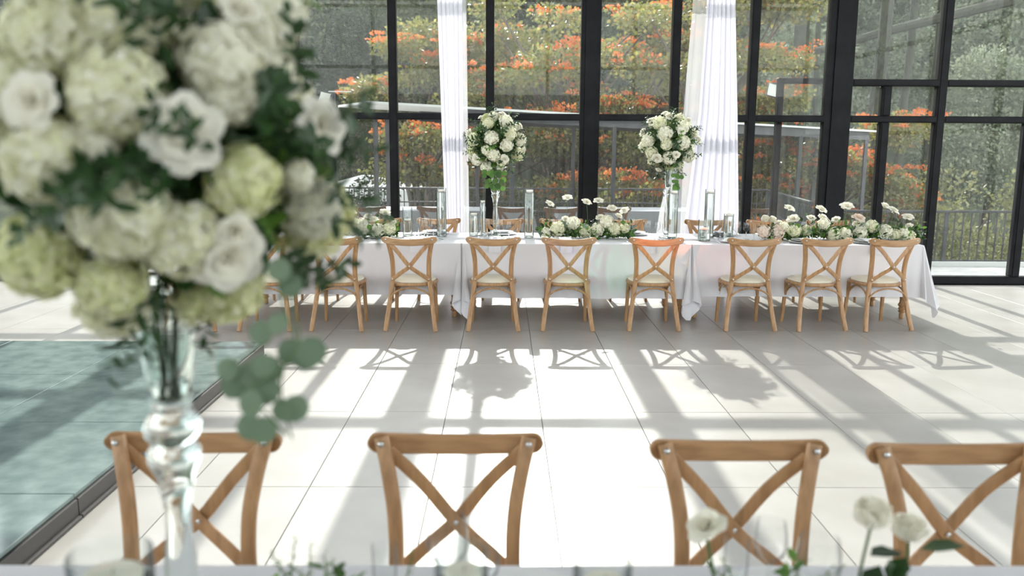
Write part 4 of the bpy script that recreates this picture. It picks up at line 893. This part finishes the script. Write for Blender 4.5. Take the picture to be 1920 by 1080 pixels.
# ------------------------------------------------------------------ hillside and trees
def hz(x, y):
    'height of the ground'
    b = -3.0+max(0, y-20)*.10 if y < 34 else -1.6+(y-34)*.42
    return b+.9*math.sin(x*.11+y*.05)*min(1, max(0, (y-22)/20))+.4*math.sin(x*.31+1)*min(1, max(0, (y-22)/20))
vs = []; fs = []; nx, ny = 60, 60
for j in range(ny+1):
    y = 12.5+(j/ny)**1.3*150
    for i in range(nx+1): x = -110+220*i/nx; vs.append((x, y, hz(x, y)))
for j in range(ny):
    for i in range(nx): a = j*(nx+1)+i; fs.append((a, a+1, a+nx+2, a+nx+1))
tag(MB().add(vs, fs).build('hillside', M['hill']), kind='structure')
def crown_np(m, seed, blobs, n, leaf, sh=.35, aspect=1.0, upper=False, up=0.0):
    'leaf clusters on the shells of the given blobs (x,y,z,rx,rz)'
    rng = np.random.default_rng(seed); P = []; D = []
    w_ = np.array([b[3]*b[4] for b in blobs]); w_ = (w_/w_.sum()*n).astype(int)
    for (x, y, z, rx, rz), k in zip(blobs, w_):
        d = rng.normal(size=(k, 3)); d /= np.linalg.norm(d, axis=1, keepdims=True)
        if upper: d[:, 2] = np.abs(d[:, 2])*.8+.1
        r = 1-sh*rng.random(k)**1.5
        r *= 1+.18*np.sin(d[:, 0]*6+seed)*np.sin(d[:, 2]*7+x)
        P.append(np.stack([x+d[:, 0]*r*rx, y+d[:, 1]*r*rx, z+d[:, 2]*r*rz], 1)); D.append(d)
    P = np.concatenate(P); D = np.concatenate(D); o = D+rng.normal(size=D.shape)*.8; o[:, 2] += up
    B = o/np.linalg.norm(o, axis=1, keepdims=True); T = np.cross(B, rng.normal(size=B.shape)); T /= np.linalg.norm(T, axis=1, keepdims=True)
    tv = [(0, 0, 0), (.30*aspect, .5, .06), (0, 1, -.04), (-.30*aspect, .5, .06)]
    v, f = cards(tv, [(0, 1, 2, 3)], P, T, B, np.cross(T, B), leaf*rng.uniform(.6, 1.4, len(P))); return np_mesh('crown', v, f, M[m], False)
def blobs(seed, n, R, H, r0, r1, z0=0.0):
    rr = random.Random(seed); o = []
    for _ in range(n):
        a = rr.uniform(0, 2*PI); q = math.sqrt(rr.random()); h = rr.random(); k = math.sin(PI*min(.95, .15+.8*h))
        r = rr.uniform(r0, r1); o.append((R*q*k*math.cos(a), R*q*k*math.sin(a), z0+H*h, r, r*rr.uniform(.6, .9)))
    return o
def trunk_me(seed, h, r, blobs_, m='bark', branches=10):
    rr = random.Random(seed); b = MB(); top = Vector((rr.uniform(-.5, .5), rr.uniform(-.5, .5), h))
    P = spline([(0, 0, -1.0), (rr.uniform(-.2, .2), 0, h*.35), (top.x*.6, top.y, h*.7), top], 5); b.tube(P, [r*(1-.7*i/len(P)) for i in range(len(P))], 8)
    for k in range(min(branches, len(blobs_))):
        q = blobs_[k]; s = P[int(len(P)*rr.uniform(.3, .8))]; e = Vector(q[:3]); mid = s.lerp(e, .5)+Vector((rr.uniform(-.4, .4), rr.uniform(-.4, .4), rr.uniform(-.1, .5)))
        Q = spline([s, mid, e], 5); b.tube(Q, [r*.42*(1-.8*i/len(Q)) for i in range(len(Q))], 5)
    return b.mesh('trunk', M[m])
# forest kinds share their crowns
island_col(mat('forest_haze', (.2, .23, .16), .6), [(.13, .16, .10), (.19, .22, .14), (.24, .27, .18), (.16, .20, .12), (.28, .30, .20)], .35)  # distant haze of the right-hand slope put into paler leaf tones
island_col(mat('forest_bright_olive', (.2, .2, .1), .6), [(.12, .14, .05), (.20, .21, .08), (.28, .27, .12), (.15, .17, .06)], .35)  # brighter yellow-olive leaf tones for the bushes
kinds = []
for k in range(6):
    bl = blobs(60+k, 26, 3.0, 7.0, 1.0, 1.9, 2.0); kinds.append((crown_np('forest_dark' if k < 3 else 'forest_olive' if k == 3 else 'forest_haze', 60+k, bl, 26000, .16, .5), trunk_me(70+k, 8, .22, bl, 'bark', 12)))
def forest(kind, x, y, s, label, group=None, dz=0):
    t = thing('forest_tree', label, 'tree', (x, y, hz(x, y)+dz), random.uniform(0, 6), group); inst('crown', kinds[kind][0], t); inst('trunk', kinds[kind][1], t); t.scale = (s, s, s*random.uniform(.9, 1.15)); return t
rr = random.Random(5)
for y, n, s, sp in ((33, 9, .85, 4.2), (41, 11, 1.05, 5.0), (50, 11, 1.2, 6.2), (61, 12, 1.4, 7.6), (76, 12, 1.7, 9.5), (95, 12, 2.1, 12)):
    for i in range(n):
        x = (i-(n-1)/2)*sp+rr.uniform(-.3, .3)*sp; yy = y+rr.uniform(-2.5, 2.5)
        k = rr.choice([0, 1, 2, 2, 3, 3] if x < .12*yy else [4, 5, 4, 3] if yy > 46 else [4, 5, 4, 5]); forest(k, x, yy, s*rr.uniform(.85, 1.15), 'grey-green tree of the dense forest covering the far hillside', 'hillside forest trees')
for x, y, s, k, lb in ((-6.5, 24, .62, 0, 'dark forest tree close behind the terrace at the far left'), (-4.2, 27, .55, 3, 'olive-green bushy tree below the left window transom'), (-9.5, 25, .7, 1, 'dark tree left of the left column, behind the bouquet')): forest(k, x, y, s, lb, dz=-.6)
# orange-flowering trees
def flame_tree(label, x, y, z0, H, R, n, seed, density=1.0, fl=1.0):
    t = thing('flowering_tree', label, 'tree', (x, y, hz(x, y)), 0); hb = hz(x, y); rr = random.Random(seed)
    bl = []
    for k in range(n):
        a = rr.uniform(0, 2*PI); q = math.sqrt(rr.random())*R; h = rr.random(); bl.append((q*math.cos(a), q*math.sin(a)*.7, z0-hb+H*h, rr.uniform(.45, 1.0), rr.uniform(.20, .42)))
    inst('crown', crown_np('forest_yellow', seed, bl, int(30000*density), .09, .8, 1.3), t)
    rr.shuffle(bl); sub = bl[:int(len(bl)*.8)]; ob = [(b[0]+rr.uniform(-1, 1)*b[3], b[1]+rr.uniform(-1, 1)*b[3], b[2]+b[4]*rr.uniform(.2, 1.1), rr.uniform(.08, .24), rr.uniform(.04, .10)) for b in sub for _ in range(9)]
    inst('blossom', crown_np('blossom_orange', seed+1, ob, int(8000*density*fl), .065, .9, 1.4, True), t)
    inst('trunk', trunk_me(seed, z0-hb+H*.6, .16, bl, 'bark', n), t); return t
flame_tree('large orange-flowering tree filling the view around the middle column', 1.6, 21.5, .3, 5.0, 3.3, 64, 81, 1.3)
flame_tree('orange-flowering tree behind the second tall bouquet and the flared curtain', 4.7, 20.5, .2, 5.2, 2.4, 48, 82, 1.0)
flame_tree('orange-flowering tree crown reaching over the left curtain', -1.9, 23, 2.7, 2.2, 1.9, 16, 83, .45, 1.5)
flame_tree('low orange-flowering tree right of the flared curtain', 7.3, 20.0, -1.2, 3.4, 2.3, 40, 84, .9, 1.4)
flame_tree('small orange-flowering branch tree just left of the left curtain', -1.75, 19.0, 1.0, .9, .6, 7, 85, .10, 1.2)
flame_tree('low orange-flowering tree below the middle window', 3.4, 18.4, -1.3, 2.4, 2.9, 40, 86, .9, 1.3)
def bush(label, x, y, R, H, seed, m, n=9000, leaf=.10):
    t = thing('bush', label, 'shrub', (x, y, hz(x, y)), 0); bl = blobs(seed, 22, R, H, R*.28, R*.5, .2); inst('crown', crown_np(m, seed, bl, n, leaf, .5), t); inst('trunk', trunk_me(seed, H*.6, .08, bl, 'bark', 9), t)
bush('olive-green rounded bush beyond the right deck railing', 9.3, 18.5, 1.9, 3.4, 90, 'forest_bright_olive')
bush('olive bush at the far right beyond the deck railing', 12.6, 19.5, 2.0, 3.6, 91, 'forest_bright_olive')
bush('dull green bush below the left flower ball, beyond the railing', .4, 18.0, 1.7, 3.3, 92, 'forest_olive')
bush('bright green bush beyond the terrace at far left', -5.9, 27.0, 1.9, 4.6, 93, 'forest_bright_olive')
bush('green bush low behind the terrace right of the middle column', 5.2, 18.0, 1.8, 2.2, 94, 'forest_olive')
bush('dark green bush behind the left curtain', -3.2, 21.0, 1.5, 3.2, 95, 'forest_dark')
# tall mossy trunks at upper right
def mossy(label, px, y, r, lean, seed):
    p = at(px, 120, y); x = p.x; t = thing('mossy_tree', label, 'tree', (x, y, hz(x, y))); rr = random.Random(seed); h = 13
    P = spline([(0, 0, -.6), (lean*.3, 0, h*.35), (lean*.5+rr.uniform(-.1, .1), 0, h*.6), (lean, 0, h)], 6); MB().tube(P, [r*(1-.35*i/len(P)) for i in range(len(P))], 10).build('trunk', M['mossy_bark'], t)
    bl = [(P[i].x+rr.uniform(-.15, .15), rr.uniform(-.1, .1), P[i].z, r*1.5, .5) for i in range(4, len(P)-1) if rr.random() < .7]; inst('moss', crown_np('forest_dark', seed, bl, 1500, .07, .6, .6), t)
    bl = blobs(seed, 14, 2.6, 3.0, .8, 1.3, h-1.0); inst('crown', crown_np('forest_dark', seed+3, bl, 5000, .2, .5), t)
mossy('thick mossy tree trunk left of the right column, at upper right', 1496, 27, .30, .1, 101); mossy('slim dark trunk between the thick mossy one and the right column', 1534, 30, .11, 0, 102)
mossy('mossy trunk right of the right column', 1640, 26, .24, .3, 103); mossy('slender straight trunk in the right-hand window', 1699, 28, .15, .05, 104); mossy('thin trunk at the right edge of the right-hand window', 1754, 29, .14, -.1, 105)
t = thing('fallen_trunk', 'long leaning branch slanting across the upper right window', 'branch', tuple(at(1400, 105, 26.5)))
q = [at(px, py, 26.5)-at(1400, 105, 26.5) for px, py in ((1400, 105), (1470, 108), (1560, 88), (1650, 62), (1770, 32), (1900, 0))]; MB().tube(spline(q, 5), [.07+.004*i for i in range(26)], 8).build('limb', M['mossy_bark'], t)
bl = [(v.x, v.y, v.z, .22, .14) for v in spline(q, 3)]; inst('moss', crown_np('forest_dark', 120, bl, 1500, .07, .6, .6), t)
